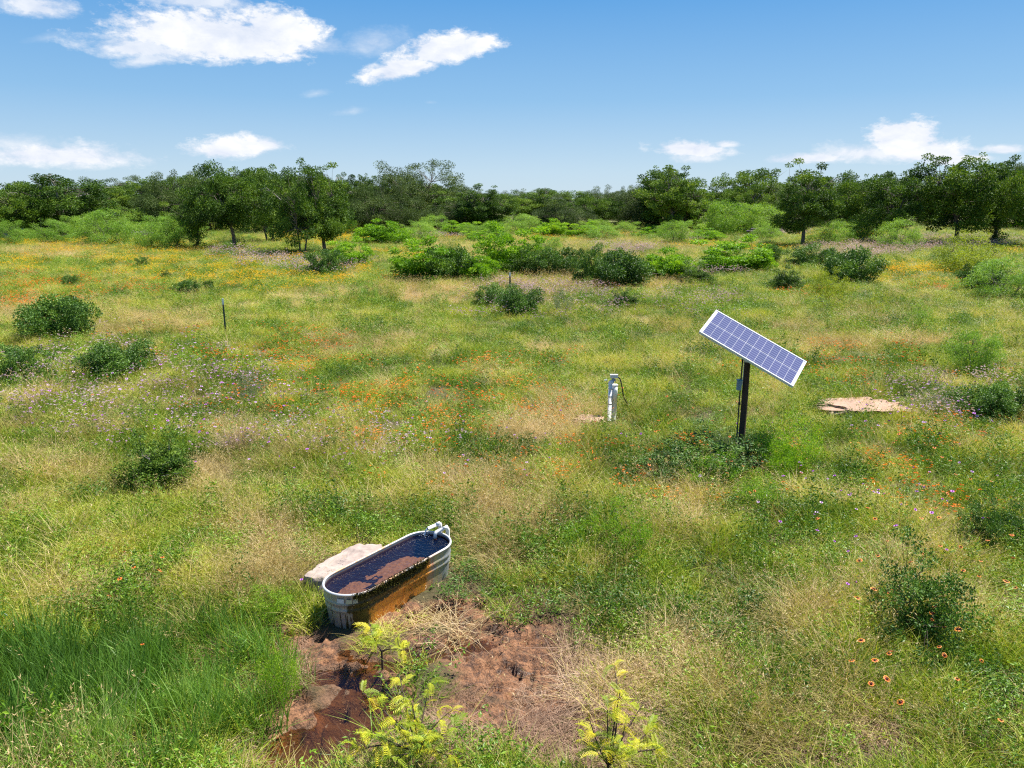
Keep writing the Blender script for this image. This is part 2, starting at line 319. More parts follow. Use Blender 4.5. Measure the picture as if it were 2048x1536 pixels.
def linspan(parts):
    return np.unique(np.concatenate([np.linspace(a, b, n) for a, b, n in parts]).round(5))
gx = linspan([(-3.6, .9, 190), (-9, -3.6, 50), (.9, 9, 70), (-40, -9, 45), (9, 40, 45), (-260, -40, 40), (40, 260, 40), (-2500, -260, 10), (260, 2500, 10)])
gy = linspan([(4.4, 8.6, 185), (8.6, 16, 70), (16, 60, 70), (60, 300, 50), (300, 3500, 14), (0, 4.4, 24), (-60, 0, 12)])
GX, GY = np.meshgrid(gx, gy); GZ = T(GX, GY)
Vg = np.stack([GX, GY, GZ], -1).reshape(-1, 3); nx, ny = len(gx), len(gy)
i = (np.arange(ny - 1)[:, None] * nx + np.arange(nx - 1)[None]).ravel()
Fg = np.stack([i, i + 1, i + nx + 1, i + nx], -1)
ppx, ppy = project(np.stack([Vg[:, 0], Vg[:, 1], T0(Vg[:, 0], Vg[:, 1])], 1)); front = Vg[:, 1] > 3
wp = (fbm(Vg[:, 0] * 2.2, Vg[:, 1] * 2.2, 31) - .5) * 1.0
a_mud = ell(ppx, ppy, MUD, wp) * front; a_wet = ell(ppx, ppy, WET, wp) * front
wf = (fbm(Vg[:, 0] / 3, Vg[:, 1] / 3, 12) - .5) * .8
a_dry = np.clip(ell(ppx, ppy, DRY, wf) * front, 0, 1); a_yel = ell(ppx, ppy, YEL, wf) * front
def ground_mat():
    m, t, o = new_mat('meadow_ground'); L = t.links.new; b = N(t, 'ShaderNodeBsdfPrincipled')
    tc = N(t, 'ShaderNodeTexCoord').outputs['Object']
    n1 = nz(t, .35, 8, .65, tc); n2 = nz(t, 9, 8, .7, tc); n3 = nz(t, 45, 6, .7, tc)
    soil = mixc(t, n2, (.035, .028, .012), (.13, .085, .045))
    grn = mixc(t, n2, (.07, .10, .018), (.20, .22, .06))
    dry = mixc(t, n2, (.26, .19, .09), (.42, .32, .18))
    cd = N(t, 'ShaderNodeSeparateXYZ'); L(tc, cd.inputs[0])
    far = M(t, 'MULTIPLY', M(t, 'SUBTRACT', cd.outputs[1], 14.0), 1 / 45, clamp=True)
    base = mixc(t, M(t, 'ADD', M(t, 'MULTIPLY', far, .75), .2, clamp=True), soil, grn)
    base = mixc(t, M(t, 'MULTIPLY', attr(t, 'dry').outputs['Fac'], M(t, 'ADD', .3, M(t, 'MULTIPLY', far, .6))), base, dry)
    base = mixc(t, M(t, 'MULTIPLY', M(t, 'MULTIPLY', M(t, 'SUBTRACT', n1, .42), 4.0, clamp=True), M(t, 'MULTIPLY', far, .5)), base, dry)
    mud = ramp_node(t, M(t, 'ADD', M(t, 'MULTIPLY', n2, .6), M(t, 'MULTIPLY', n3, .4)), [(.36, (.045, .025, .015)), (.46, (.15, .075, .042)), (.56, (.36, .175, .085)), (.72, (.50, .30, .18))])
    base = mixc(t, M(t, 'MULTIPLY', attr(t, 'mud').outputs['Fac'], 1.4, clamp=True), base, mud)
    wet = attr(t, 'wet').outputs['Fac']
    base = mixc(t, M(t, 'MULTIPLY', wet, .85), base, mixc(t, n2, (.085, .052, .030), (.24, .145, .085)))
    L(base, b.inputs['Base Color'])
    rg = M(t, 'SUBTRACT', .95, M(t, 'MULTIPLY', M(t, 'ADD', wet, M(t, 'MULTIPLY', attr(t, 'mud').outputs['Fac'], M(t, 'GREATER_THAN', .46, n2))), .55), clamp=True); L(M(t, 'MAXIMUM', rg, .25), b.inputs['Roughness'])
    bp = N(t, 'ShaderNodeBump'); bp.inputs['Strength'].default_value = 1; bp.inputs['Distance'].default_value = .06
    L(M(t, 'ADD', n2, M(t, 'MULTIPLY', n3, .6)), bp.inputs['Height']); L(bp.outputs[0], b.inputs['Normal']); L(b.outputs[0], o.inputs[0]); return m
tag(obj('ground', np_mesh('ground', Vg, Fg, [ground_mat()], dict(mud=a_mud, wet=a_wet, dry=a_dry), smooth=True)),
    'meadow ground with a trampled wet orange mud patch', kind='structure')

# shallow muddy water lying in the dips (a level sheet; the ground relief makes its shoreline)
def puddle_mat():
    m, t, o = new_mat('muddy_water'); L = t.links.new
    tr = N(t, 'ShaderNodeBsdfTransparent'); tr.inputs[0].default_value = (.74, .60, .44, 1)
    gl = N(t, 'ShaderNodeBsdfGlossy'); gl.inputs['Roughness'].default_value = .06
    fr = N(t, 'ShaderNodeFresnel'); fr.inputs[0].default_value = 1.45
    bp = N(t, 'ShaderNodeBump'); bp.inputs['Strength'].default_value = .25; bp.inputs['Distance'].default_value = .01; L(nz(t, 18, 3), bp.inputs['Height'])
    L(bp.outputs[0], gl.inputs['Normal']); L(bp.outputs[0], fr.inputs['Normal'])
    mx = N(t, 'ShaderNodeMixShader'); L(fr.outputs[0], mx.inputs[0]); L(tr.outputs[0], mx.inputs[1]); L(gl.outputs[0], mx.inputs[2]); L(mx.outputs[0], o.inputs[0]); return m
M_PUD = puddle_mat()
gx2, gy2 = np.meshgrid(np.linspace(-3.4, .4, 77), np.linspace(4.6, 8.0, 69))
pz = T0(gx2, gy2) - .062
qx, qy = project(np.stack([gx2.ravel(), gy2.ravel(), T0(gx2, gy2).ravel()], 1))
wv = ell(qx, qy, [(a, b_, c * 1.25, d * 1.3, e) for a, b_, c, d, e in WET], ((fbm(gx2 * 2.2, gy2 * 2.2, 31) - .5)).ravel())
keep = wv > .2
ii = (np.arange(68)[:, None] * 77 + np.arange(76)[None]).ravel(); F = np.stack([ii, ii + 1, ii + 78, ii + 77], -1)
F = F[keep[F].all(1)]
used = np.unique(F); remap = np.zeros(77 * 69, int); remap[used] = np.arange(len(used))
Vp = np.stack([gx2, gy2, pz], -1).reshape(-1, 3)[used]
tag(obj('puddle_water', np_mesh('puddle_water', Vp, remap[F], [M_PUD], smooth=True)), 'shallow brown water trickling through the mud below the tank', kind='structure')

# ---------------------------------------------------------------- foliage builders
def norm(v): return v / (np.linalg.norm(v, axis=-1, keepdims=True) + 1e-9)
def leaves(P, D, l, w, rg, fold=0):
    """rhombus leaves at P pointing D"""
    n = len(P); D = norm(D); rnd = norm(rg.normal(size=(n, 3))); S = norm(np.cross(D, rnd))
    l = np.broadcast_to(l, (n,))[:, None] * rg.uniform(.6, 1.3, (n, 1)); w = np.broadcast_to(w, (n,))[:, None] * rg.uniform(.7, 1.2, (n, 1))
    Nn = np.cross(D, S)
    V = np.stack([P, P + D * l * .45 + S * w / 2 + Nn * w * .15, P + D * l, P + D * l * .45 - S * w / 2 + Nn * w * .15], 1).reshape(-1, 3)
    b = np.arange(n)[:, None] * 4
    F = np.concatenate([b + [0, 1, 2], b + [0, 2, 3]], 1).reshape(-1, 3)
    return V, F
def blades(n, rad, h0, h1, w, lean, curve, rg, segs=3, clump=.6):
    a = rg.uniform(0, 6.283, n); r = rad * rg.random(n) ** clump
    root = np.stack([r * np.cos(a), r * np.sin(a), np.full(n, -.03)], 1)
    ph = rg.uniform(0, 6.283, n) ; hd = np.stack([np.cos(ph), np.sin(ph), 0 * ph], 1) + .5 * root / (rad + 1e-6); hd[:, 2] = 0; hd = norm(hd)
    h = rg.uniform(h0, h1, n); ln = rg.uniform(lean[0], lean[1], n); cu = rg.uniform(curve[0], curve[1], n)
    ts = np.linspace(0, 1, segs + 1); pts = []
    for t in ts:
        x = (ln * t + cu * t * t) * h; z = h * (t - .45 * cu * t * t - .25 * ln * t)
        pts.append(root + hd * x[:, None] + np.stack([0 * z, 0 * z, z], 1))
    wd = rg.uniform(0, 6.283, n); S = np.stack([np.cos(wd), np.sin(wd), 0 * wd], 1) * (w * rg.uniform(.7, 1.3, n))[:, None] / 2
    V = []
    for k in range(segs): V += [pts[k] - S * (1 - .25 * k), pts[k] + S * (1 - .25 * k)]
    V.append(pts[segs]); m = len(V); V = np.stack(V, 1).reshape(-1, 3); b = np.arange(n)[:, None] * m; F = []
    for k in range(segs - 1): F += [b + [2 * k, 2 * k + 1, 2 * k + 3], b + [2 * k, 2 * k + 3, 2 * k + 2]]
    F.append(b + [2 * segs - 2, 2 * segs - 1, 2 * segs]); F = np.concatenate(F, 0)
    return V, F, pts[segs], np.repeat(rg.random(n), m)
def merge(parts):
    """parts: list of (V,F,rv,matidx)"""
    V = []; F = []; rv = []; mi = []; n = 0
    for v, f, r, k in parts:
        V.append(v); F.append(f + n); rv.append(np.broadcast_to(r, (len(v),))); mi.append(np.full(len(f), k)); n += len(v)
    return np.concatenate(V), np.concatenate(F), np.concatenate(rv), np.concatenate(mi)
def protos(name, mats, maker, k, seed):
    c = bpy.data.collections.new(name)
    for j in range(k):
        V, F, rv, mi = merge(maker(np.random.default_rng(seed + j)))
        c.objects.link(bpy.data.objects.new('%s_%02d' % (name, j), np_mesh(name, V, F, mats, dict(rv=rv), mi)))
    return c
def mk_meadow(rg):
    V, F, tip, rv = blades(125, .25, .07, .32, .0095, (.0, .6), (.1, .9), rg)
    V2, F2, tip2, rv2 = blades(36, .24, .22, .50, .0062, (.1, .8), (.1, .7), rg)
    P = rg.uniform(-.22, .22, (38, 3)); P[:, 2] = rg.uniform(.04, .24, 38)
    lv, lf = leaves(P, rg.normal(size=(38, 3)) + [0, 0, .5], .045, .015, rg)
    return [(V, F, rv, 0), (V2, F2, rv2 * .8 + .75, 0), (lv, lf, np.repeat(rg.random(38), 4) * .7, 0)]
def mk_dry(rg):
    V, F, tip, rv = blades(120, .26, .15, .45, .0065, (.1, .9), (.2, 1.1), rg)
    V2, F2, tip2, rv2 = blades(26, .2, .40, .68, .005, (.1, .8), (.1, .7), rg)
    hd = np.repeat(tip2, 5, 0) + rg.normal(0, .018, (130, 3)); hv, hf = leaves(hd, rg.normal(size=(130, 3)) + [0, 0, .3], .035, .008, rg)
    return [(V, F, rv, 0), (V2, F2, rv2, 0), (hv, hf, np.repeat(rg.random(130), 4), 0)]
def mk_forb(rg):
    parts = []
    for s in range(9):
        a, r = rg.uniform(0, 6.28), .24 * rg.random() ** .5; h = rg.uniform(.12, .42)
        base = np.array([r * math.cos(a), r * math.sin(a), 0]); lean = rg.normal(0, .25, 2) * h
        n = int(14 + 50 * h); t = rg.random(n) ** .7
        P = base + np.stack([lean[0] * t, lean[1] * t, h * t], 1) + rg.normal(0, .035, (n, 3)) * [1, 1, .5]
        lv, lf = leaves(P, rg.normal(size=(n, 3)) * [1, 1, .4] + [0, 0, .35], .045, .016, rg); parts.append((lv, lf, np.repeat(rg.random(n), 4), 0))
    V, F, tip, rv = blades(30, .25, .12, .36, .006, (.1, .6), (.1, .7), rg); parts.append((V, F, rv, 0)); return parts
def mk_reed(rg):
    V, F, tip, rv = blades(85, .2, .25, .62, .0095, (.0, .28), (.0, .35), rg); V2, F2, tip2, rv2 = blades(20, .22, .2, .45, .007, (.2, .9), (.2, .9), rg)
    return [(V, F, rv * .9, 0), (V2, F2, rv2 * .3 + .9, 0)]
def mk_thatch(rg):
    V, F, tip, rv = blades(190, .27, .06, .24, .0052, (.5, 1.5), (.2, 1.2), rg, clump=.5); V[:, 2] = np.abs(V[:, 2]) * .6 + rg.random() * .01
    V2, F2, _, rv2 = blades(45, .25, .06, .22, .006, (.1, .8), (.2, 1.), rg)
    return [(V, F, rv, 0), (V2, F2, rv2, 0)]
def mk_flower(nf, h, size, flat):
    def mk(rg):
        V, F, tip, rv = blades(nf, .28, h[0], h[1], .006, (.0, .3), (.0, .2), rg); parts = [(V, F, rv * .5 + .2, 1)]
        k = 5; P = np.repeat(tip, k, 0); a = np.tile(np.arange(k) * 6.283 / k, nf) + rg.uniform(0, 1, nf * k); D = np.stack([np.cos(a), np.sin(a), rg.uniform(-.1, .5, nf * k) if flat else rg.uniform(-.3, 1.3, nf * k)], 1)
        lv, lf = leaves(P, D, size, size * .75, rg); parts.append((lv, lf, np.repeat(np.repeat(rg.random(nf), k), 4), 0))
        V, F, tip, rv = blades(50, .28, .08, .3, .007, (.0, .6), (.1, .8), rg); parts.append((V, F, rv * .7, 1)); return parts
    return mk
PC = dict(meadow=protos('meadow_tuft', [M_GRASS], mk_meadow, 8, 100), dry=protos('dry_tuft', [M_DRY], mk_dry, 6, 200), forb=protos('forb_tuft', [M_FORB], mk_forb, 7, 300),
          reed=protos('reed_tuft', [M_REED], mk_reed, 5, 400), thatch=protos('thatch_tuft', [M_THATCH], mk_thatch, 5, 500),
          yel=protos('yellow_flower_tuft', [M_YEL, M_GRASS], mk_flower(17, (.2, .38), .024, True), 4, 600), ora=protos('orange_flower_tuft', [M_ORA, M_GRASS], mk_flower(12, (.2, .36), .028, True), 4, 700),
          lil=protos('lilac_flower_tuft', [M_LIL, M_FORB], mk_flower(16, (.35, .62), .030, False), 4, 800))
def gn_scatter(name, coll, P, rot, scl, idx, tint, label, cat):
    me = np_mesh(name, P, [], (), dict(rot=rot, scl=scl, vidx=idx.astype(np.int32), tint=tint)); o = obj(name, me); tag(o, label, cat, kind='stuff')
    g = bpy.data.node_groups.new(name, 'GeometryNodeTree'); g.interface.new_socket('Geometry', in_out='INPUT', socket_type='NodeSocketGeometry'); g.interface.new_socket('Geometry', in_out='OUTPUT', socket_type='NodeSocketGeometry')
    gi = N(g, 'NodeGroupInput'); go = N(g, 'NodeGroupOutput'); ci = N(g, 'GeometryNodeCollectionInfo'); ci.inputs[0].default_value = coll; ci.inputs[1].default_value = True; ci.inputs[2].default_value = True
    ip = N(g, 'GeometryNodeInstanceOnPoints'); ip.inputs['Pick Instance'].default_value = True
    def na(n, ty):
        a = N(g, 'GeometryNodeInputNamedAttribute', data_type=ty); a.inputs[0].default_value = n; return [s for s in a.outputs if s.enabled and s.name == 'Attribute'][0]
    L = g.links.new
    L(gi.outputs[0], ip.inputs['Points']); L(ci.outputs[0], ip.inputs['Instance']); L(na('vidx', 'INT'), ip.inputs['Instance Index']); L(na('rot', 'FLOAT_VECTOR'), ip.inputs['Rotation']); L(na('scl', 'FLOAT_VECTOR'), ip.inputs['Scale'])
    L(ip.outputs[0], go.inputs[0]); md = o.modifiers.new('scatter', 'NODES'); md.node_group = g; return o

# tank and well positions (needed to keep plants out of them)
TANK_C, TANK_A, SINK = Vector((-1.385, 7.84, -.19)), R(54), -.19
TX = np.array([math.cos(TANK_A), math.sin(TANK_A)]); TY = np.array([-TX[1], TX[0]])
def in_tank(x, y, grow=.03):
    u = (x - TANK_C.x) * TX[0] + (y - TANK_C.y) * TX[1]; v = (x - TANK_C.x) * TY[0] + (y - TANK_C.y) * TY[1]
    du = np.maximum(np.abs(u) - .62, 0); return np.hypot(du, v) < .285 + grow
ROCKS = []   # (x, y, r) filled below, used for exclusion
ROCKS.append((at_h(650, 1155, .05).x, at_h(650, 1155, .05).y, .50)); ROCKS.append((at_h(705, 1125, .05).x, at_h(705, 1125, .05).y, .50))
sl = ground_at(1175, 848); ROCKS.append((sl[0], sl[1] - .08, .44)); fr_ = ground_at(1722, 825); ROCKS.append((fr_[0] - .3, fr_[1] - .10, .74)); ROCKS.append((fr_[0] + .35, fr_[1] - .10, .72)); 

# candidate points, thinner with distance
rg = np.random.default_rng(5)
def candidates(rho, y0, y1, expo, rg):
    ys = np.linspace(y0, y1, 4000); dens = rho * np.minimum(1, (9 / ys)) ** expo * (1.62 * ys + 3); cdf = np.cumsum(dens) * (ys[1] - ys[0]); n = int(cdf[-1])
    y = np.interp(rg.random(n) * cdf[-1], cdf, ys); x = (rg.random(n) - .5) * (1.62 * y + 3); return x, y
x, y = candidates(34, 3.6, 150, 1.15, rg)
z = T(x, y); px, py = project(np.stack([x, y, T0(x, y)], 1))
wf = (fbm(x / 3, y / 3, 12) - .5) * .8; wn = (fbm(x * 2.2, y * 2.2, 31) - .5)
tu = (x - TANK_C.x) * TX[0] + (y - TANK_C.y) * TX[1]; tv = (x - TANK_C.x) * TY[0] + (y - TANK_C.y) * TY[1]
ok = ~in_tank(x, y, .13) 
for rx_, ry_, rr in ROCKS: ok &= np.hypot(x - rx_, (y - ry_) * 1.35) > rr * (.42 + .75 * fbm(x * 3, y * 3, 88, 3))
mud = ell(px, py, MUD, wn); wet = ell(px, py, WET, wn)
dn = fbm(x / .8, y / .8, 61, 3); dn2 = fbm(x / 7, y / 7, 62)
dry = np.clip(ell(px, py, DRY, wf) * .80 + 1.5 * (dn - .54) + .5 * (dn2 - .5) - .7 * ell(px, py, GREEN, wf), 0, 1)
th = ell(px, py, THATCH, wn); rd = ell(px, py, REED, wn); yl = ell(px, py, YEL, wf * 1.3) * sstep(.35, .55, fbm(x / 2.0, y / 2.0, 63)); og = ell(px, py, ORA, wf * 1.3) * sstep(.38, .6, fbm(x / 2.0, y / 2.0, 64)); li = ell(px, py, LIL, wf * 1.2)
fb = sstep(.48, .70, fbm(x / 1.1, y / 1.1, 65)) * .5 + .10
near_d = y < 11
w = dict(meadow=.9 * (1 - dry) * (1 - fb) + .12, dry=dry * .95 + .05, forb=fb * (1 - .6 * dry), reed=rd * 1.9 * near_d * (1 - .9 * np.clip(mud * 1.5, 0, 1)) * (.35 + 1.3 * fbm(x * 1.3, y * 1.3, 71)), thatch=th * 1.9 * near_d * sstep(.36, .6, fbm(x * 1.1, y * 1.1, 70)) + .05 * near_d, yel=yl * 2.3, ora=og * 1.7, lil=li * 1.6)
bare = np.clip(mud * 1.9, 0, 1) * near_d
keys = list(w); Wm = np.stack([np.clip(w[k], 0, 9) for k in keys], 1); Wm[:, :3] *= (1 - np.clip(np.maximum(th, rd) * near_d, 0, 1) * .75)[:, None]
Wm[:, keys.index('reed')] *= 1; pick = (np.cumsum(Wm / Wm.sum(1, keepdims=True), 1) > rg.random(len(x))[:, None]).argmax(1)
survive = rg.random(len(x)) > bare * .97
isth = pick == keys.index('thatch'); survive |= isth & (rg.random(len(x)) > bare * .78) & (wet < .3)
ok &= survive
LBL = dict(meadow=('green meadow grass covering the field', 'grass'), dry=('tan dry grass with seed heads in drifts across the field', 'grass'), forb=('leafy green weeds mixed into the grass', 'weeds'), reed=('tall blue-green grass at the wet corner by the mud', 'grass'),
           thatch=('flattened pinkish dead grass around the mud', 'grass'), yel=('drifts of yellow wildflowers across the far meadow', 'wildflowers'), ora=('drifts of orange wildflowers across the far meadow', 'wildflowers'), lil=('pale lilac wildflowers in bands before the brush', 'wildflowers'))
NM = dict(meadow='meadow_grass', dry='dry_grass', forb='leafy_weeds', reed='tall_marsh_grass', thatch='dead_grass', yel='yellow_wildflowers', ora='orange_wildflowers', lil='lilac_wildflowers')
for k, key in enumerate(keys):
    s = ok & (pick == k); n = s.sum()
    if n == 0: continue
    P = np.stack([x[s], y[s], z[s]], 1); far = np.maximum(1, (y[s] / 14) ** .42)
    sc = far * rg.uniform(.75, 1.2, n) * (1.0 if key not in ('meadow',) else .95)
    hs = sc / far ** .55 * rg.uniform(.8, 1.15, n)
    if key in ('yel', 'ora', 'lil'): hs *= .9
    if key in ('meadow', 'forb', 'dry'): hs *= (.35 + 1.3 * fbm(x[s] / .7, y[s] / .7, 66, 3))
    if key == 'dry': hs *= np.where(y[s] > 18, .8, 1.05)
    if key not in ('reed', 'thatch'): hs *= 1 - .4 * np.clip(mud[s] * 2 + th[s] * .5, 0, 1)
    hs *= np.where(in_tank(x[s], y[s], .5) & (tu[s] > -.7), .36, 1.0)
    if key == 'thatch': sc = sc * (1 - .35 * np.clip(mud[s] * 1.5, 0, 1))
    rot = np.stack([rg.normal(0, .12, n), rg.normal(0, .12, n), rg.uniform(0, 6.283, n)], 1)
    tint = np.clip(.47 + 1.9 * (fbm(x[s] / .9, y[s] / .9, 67, 3) - .5) + rg.normal(0, .16, n) + (.25 * dry[s] if key in ('meadow', 'forb') else 0), 0, 1)
    gn_scatter(NM[key], PC[key], P, rot, np.stack([sc, sc, hs], 1), rg.integers(0, 8, n) % len(PC[key].objects), tint, *LBL[key])

# ---------------------------------------------------------------- trees and shrubs
def curve_pts(a, b, c, n): t = np.linspace(0, 1, n)[:, None]; return (1 - t) ** 2 * a + 2 * t * (1 - t) * b + t * t * c
def woody(seed, H, Wd, bf, ncl, clr, nleaf, ll, lw, leafm, barkm=M_BARK, stems=1, fork=.3, flat=.7, tr=.17, droop=0., sprig=.15, limbs=5, dead=0, shell=.45, rag=.25, crown_name='crown'):
    rg = np.random.default_rng(seed); wood = MB()
    c = np.array([0, 0, H * (1 + bf) / 2]); a, bz = Wd / 2, H * (1 - bf) / 2
    kk = np.arange(ncl) + .5; ph = np.arccos(1 - 2 * kk / ncl); thh = math.pi * (1 + 5 ** .5) * kk + rg.normal(0, .3, ncl)
    D = np.stack([np.sin(ph) * np.cos(thh), np.sin(ph) * np.sin(thh), np.cos(ph)], 1); D = norm(D + rg.normal(0, .2, D.shape))
    f = shell + (1 - shell) * rg.random(ncl) ** .6
    defo = 1 + rag * (np.sin(D[:, 0] * 4 + seed) + np.sin(D[:, 1] * 5 + seed * 2) + np.sin(D[:, 2] * 4.4 + seed * 3)) / 1.6
    C = c + D * (f * defo)[:, None] * [a, a, bz]; C[:, 2] = np.maximum(C[:, 2], clr * .5)
    sz = clr * rg.uniform(.55, 1.35, ncl)
    ns = int(ncl * sprig)
    if ns:
        top = np.argsort(-D[:, 2] + rg.normal(0, .4, ncl))[:ns]; C[top] += D[top] * clr * rg.uniform(.1, .6, (ns, 1)); sz[top] *= rg.uniform(.45, .85, ns)
    # trunk(s) and limbs
    ends = []; nst = stems
    for s in range(nst):
        aa = 6.283 * s / max(nst, 1) + rg.uniform(0, 1); b0 = np.array([math.cos(aa), math.sin(aa), 0]) * (.04 * Wd if nst > 1 else 0); b0[2] = -.1
        fk = np.array([b0[0] * 3 + rg.normal(0, .02 * H), b0[1] * 3 + rg.normal(0, .02 * H), H * fork * rg.uniform(.8, 1.2)]); r0 = tr * (1 if nst == 1 else .55)
        mid = (b0 + fk) / 2 + rg.normal(0, .025 * H, 3) * [1, 1, 0]; pth = curve_pts(b0, mid, fk, 6); wood.tube(pth, np.linspace(r0 * 1.25, r0 * .75, 6), 7, cap=False)
        nl = max(2, limbs // nst) if nst > 1 else limbs
        for l in range(nl):
            an = aa + 6.283 * l / nl + rg.uniform(-.4, .4) if nst == 1 else aa + rg.uniform(-.9, .9); el = rg.uniform(.15, .95)
            e = c + np.array([math.cos(an) * a * (1 - el * .45), math.sin(an) * a * (1 - el * .45), bz * (el * 1.25 - .45)]) * .72
            m2 = (fk + e) / 2 + np.array([0, 0, .08 * H]) + rg.normal(0, .04 * H, 3); lp = curve_pts(fk, m2, e, 8); wood.tube(lp, np.linspace(r0 * .6, r0 * .13, 8), 5, cap=False); ends.append(lp)
    E = np.concatenate(ends)
    for j in range(ncl):
        d = np.linalg.norm(E - C[j] - [0, 0, -.1 * H], axis=1) + .6 * np.maximum(0, E[:, 2] - C[j, 2]); q = E[d.argmin()]
        m = (q + C[j]) / 2 + rg.normal(0, .1, 3) * clr; wood.tube(curve_pts(q, m, C[j], 4), np.array([.028, .02, .013, .005]) * H / 8 * 1.2, 3, cap=False)
    V = []; Dv = []; RV = []
    for j in range(ncl):
        n = int(nleaf * (sz[j] / clr) ** 2); d = norm(rg.normal(size=(n, 3))); rr = sz[j] * rg.random((n, 1)) ** .42
        p = C[j] + d * rr * [1, 1, flat]; p[:, 2] -= droop * rr[:, 0] ** 2; V.append(p); dd = d * .9 + rg.normal(0, .6, (n, 3)) + [0, 0, .1 - droop]; Dv.append(dd)
        RV.append(np.clip(.5 * rg.random() + .5 * rg.random(n) + rg.normal(0, .06), 0, 1))
    lv, lf = leaves(np.concatenate(V), np.concatenate(Dv), ll, lw, rg)
    keepz = None
    crown = np_mesh(crown_name, lv, lf, [leafm], dict(rv=np.repeat(np.concatenate(RV), 4))); trunk = wood.mesh('trunk', [barkm], True)
    dm = None
    if dead:
        dm = []
        for k in range(dead):
            dw = MB()
            an = rg.uniform(0, 6.283); s0 = np.array([math.cos(an) * a * .3, math.sin(an) * a * .3, H * rg.uniform(.5, .75)]); e = s0 + np.array([math.cos(an) * a * .6, math.sin(an) * a * .6, H * rg.uniform(.15, .38)])
            lp = curve_pts(s0, (s0 + e) / 2 + rg.normal(0, .3, 3), e, 7); dw.tube(lp, np.linspace(.07, .02, 7), 4, cap=False)
            for q in range(7):
                b0 = lp[rg.integers(2, 7)]; e2 = b0 + norm(rg.normal(size=3) + [math.cos(an), math.sin(an), .6]) * rg.uniform(.4, 1.1); dw.tube(curve_pts(b0, (b0 + e2) / 2 + rg.normal(0, .1, 3), e2, 4), [.025, .02, .014, .008], 3, cap=False)
            dm.append(dw.mesh('dead_branch', [M_TWIG]))
    H2 = np.percentile(lv[:, 2], 99.5); W2 = np.percentile(np.hypot(lv[:, 0], lv[:, 1]), 93) * 2
    return dict(crown=crown, trunk=trunk, dead=dm, H=H2, W=W2)
PR = {}
PR['oak'] = [woody(11, 8, 7, .2, 95, .85, 330, .18, .12, M_OAK, dead=1, tr=.2, rag=.32, sprig=.3, shell=.4), woody(12, 8, 6.5, .2, 90, .82, 320, .18, .12, M_OAK, dead=3, tr=.19, shell=.4, rag=.36, sprig=.35),
             woody(13, 9, 6.5, .2, 95, .8, 330, .18, .12, M_OAK, rag=.42, sprig=.35), woody(14, 8, 8, .2, 100, .85, 320, .18, .12, M_OAK, stems=2, rag=.38, dead=1, sprig=.3)]
PR['tall'] = [woody(21, 9, 5.2, .2, 90, .78, 330, .18, .12, M_OAK, rag=.3, sprig=.4), woody(22, 9, 5.6, .2, 95, .75, 330, .18, .12, M_OAK, dead=2, sprig=.4, rag=.3)]
PR['live'] = [woody(31, 8, 9, .02, 140, .95, 360, .15, .085, M_LIVE, limbs=7, fork=.18, tr=.26, sprig=.25, rag=.26), woody(32, 7, 10, .02, 140, .95, 360, .15, .085, M_LIVE, limbs=7, fork=.15, tr=.28, sprig=.25, rag=.32)]
PR['mesq'] = [woody(41, 3.2, 3.8, .0, 85, .50, 210, .13, .034, M_MESQ, stems=4, fork=.2, tr=.06, droop=.5, sprig=.3, limbs=12, rag=.2), woody(42, 3, 3.2, .04, 75, .48, 210, .13, .034, M_MESQ, stems=3, fork=.25, tr=.07, droop=.5, sprig=.3, limbs=9, rag=.28)]
PR['bright'] = [woody(51, 2.2, 3.6, -.1, 100, .46, 280, .14, .07, M_BRIGHT, M_DTWIG, stems=5, fork=.12, tr=.05, flat=.5, sprig=.5, limbs=15, rag=.34, shell=.35), woody(52, 2.4, 3.0, -.1, 95, .46, 280, .14, .07, M_BRIGHT, M_DTWIG, stems=5, fork=.12, tr=.05, flat=.5, sprig=.5, limbs=15, rag=.42, shell=.35)]
PR['dark'] = [woody(61, 1.6, 2.2, -.15, 100, .34, 330, .085, .05, M_DARK, M_DTWIG, stems=5, fork=.1, tr=.03, flat=.8, sprig=.5, limbs=15, rag=.34, shell=.3), woody(62, 1.5, 2.4, -.15, 100, .34, 320, .085, .05, M_DARK, M_DTWIG, stems=6, fork=.1, tr=.03, flat=.8, sprig=.55, limbs=18, rag=.34, shell=.3)]
PR['dark'] += [woody(63, 1.4, 2.0, -.1, 85, .32, 300, .08, .045, M_DARK, M_TWIG, stems=7, fork=.12, tr=.03, flat=.9, sprig=.6, limbs=21, rag=.4, shell=.28), woody(64, 1.9, 1.9, -.1, 85, .32, 300, .08, .045, M_OAK, M_TWIG, stems=6, fork=.15, tr=.03, flat=.9, sprig=.5, limbs=18, rag=.45, shell=.3)]
PR['darknear'] = [woody(71, 1.0, 1.3, -.1, 100, .15, 150, .038, .022, M_DARK, M_DTWIG, stems=6, fork=.12, tr=.018, flat=.8, sprig=.5, limbs=18, rag=.5, shell=.25), woody(72, 1.0, 1.2, -.1, 95, .15, 150, .038, .022, M_DARK, M_DTWIG, stems=7, fork=.1, tr=.018, flat=.8, sprig=.5, limbs=18, rag=.42, shell=.25)]
PR['midleaf'] = [woody(78, .8, 1.4, -.05, 90, .14, 120, .042, .02, M_BRIGHT, M_STEM, stems=7, fork=.1, tr=.012, flat=.8, sprig=.5, limbs=18, rag=.45, shell=.25)]
PR['greennear'] = [woody(75, .9, 1.3, .0, 110, .13, 80, .042, .016, M_BRIGHT, M_STEM, stems=7, fork=.1, tr=.012, flat=.9, sprig=.5, limbs=18, rag=.3, shell=.3)]
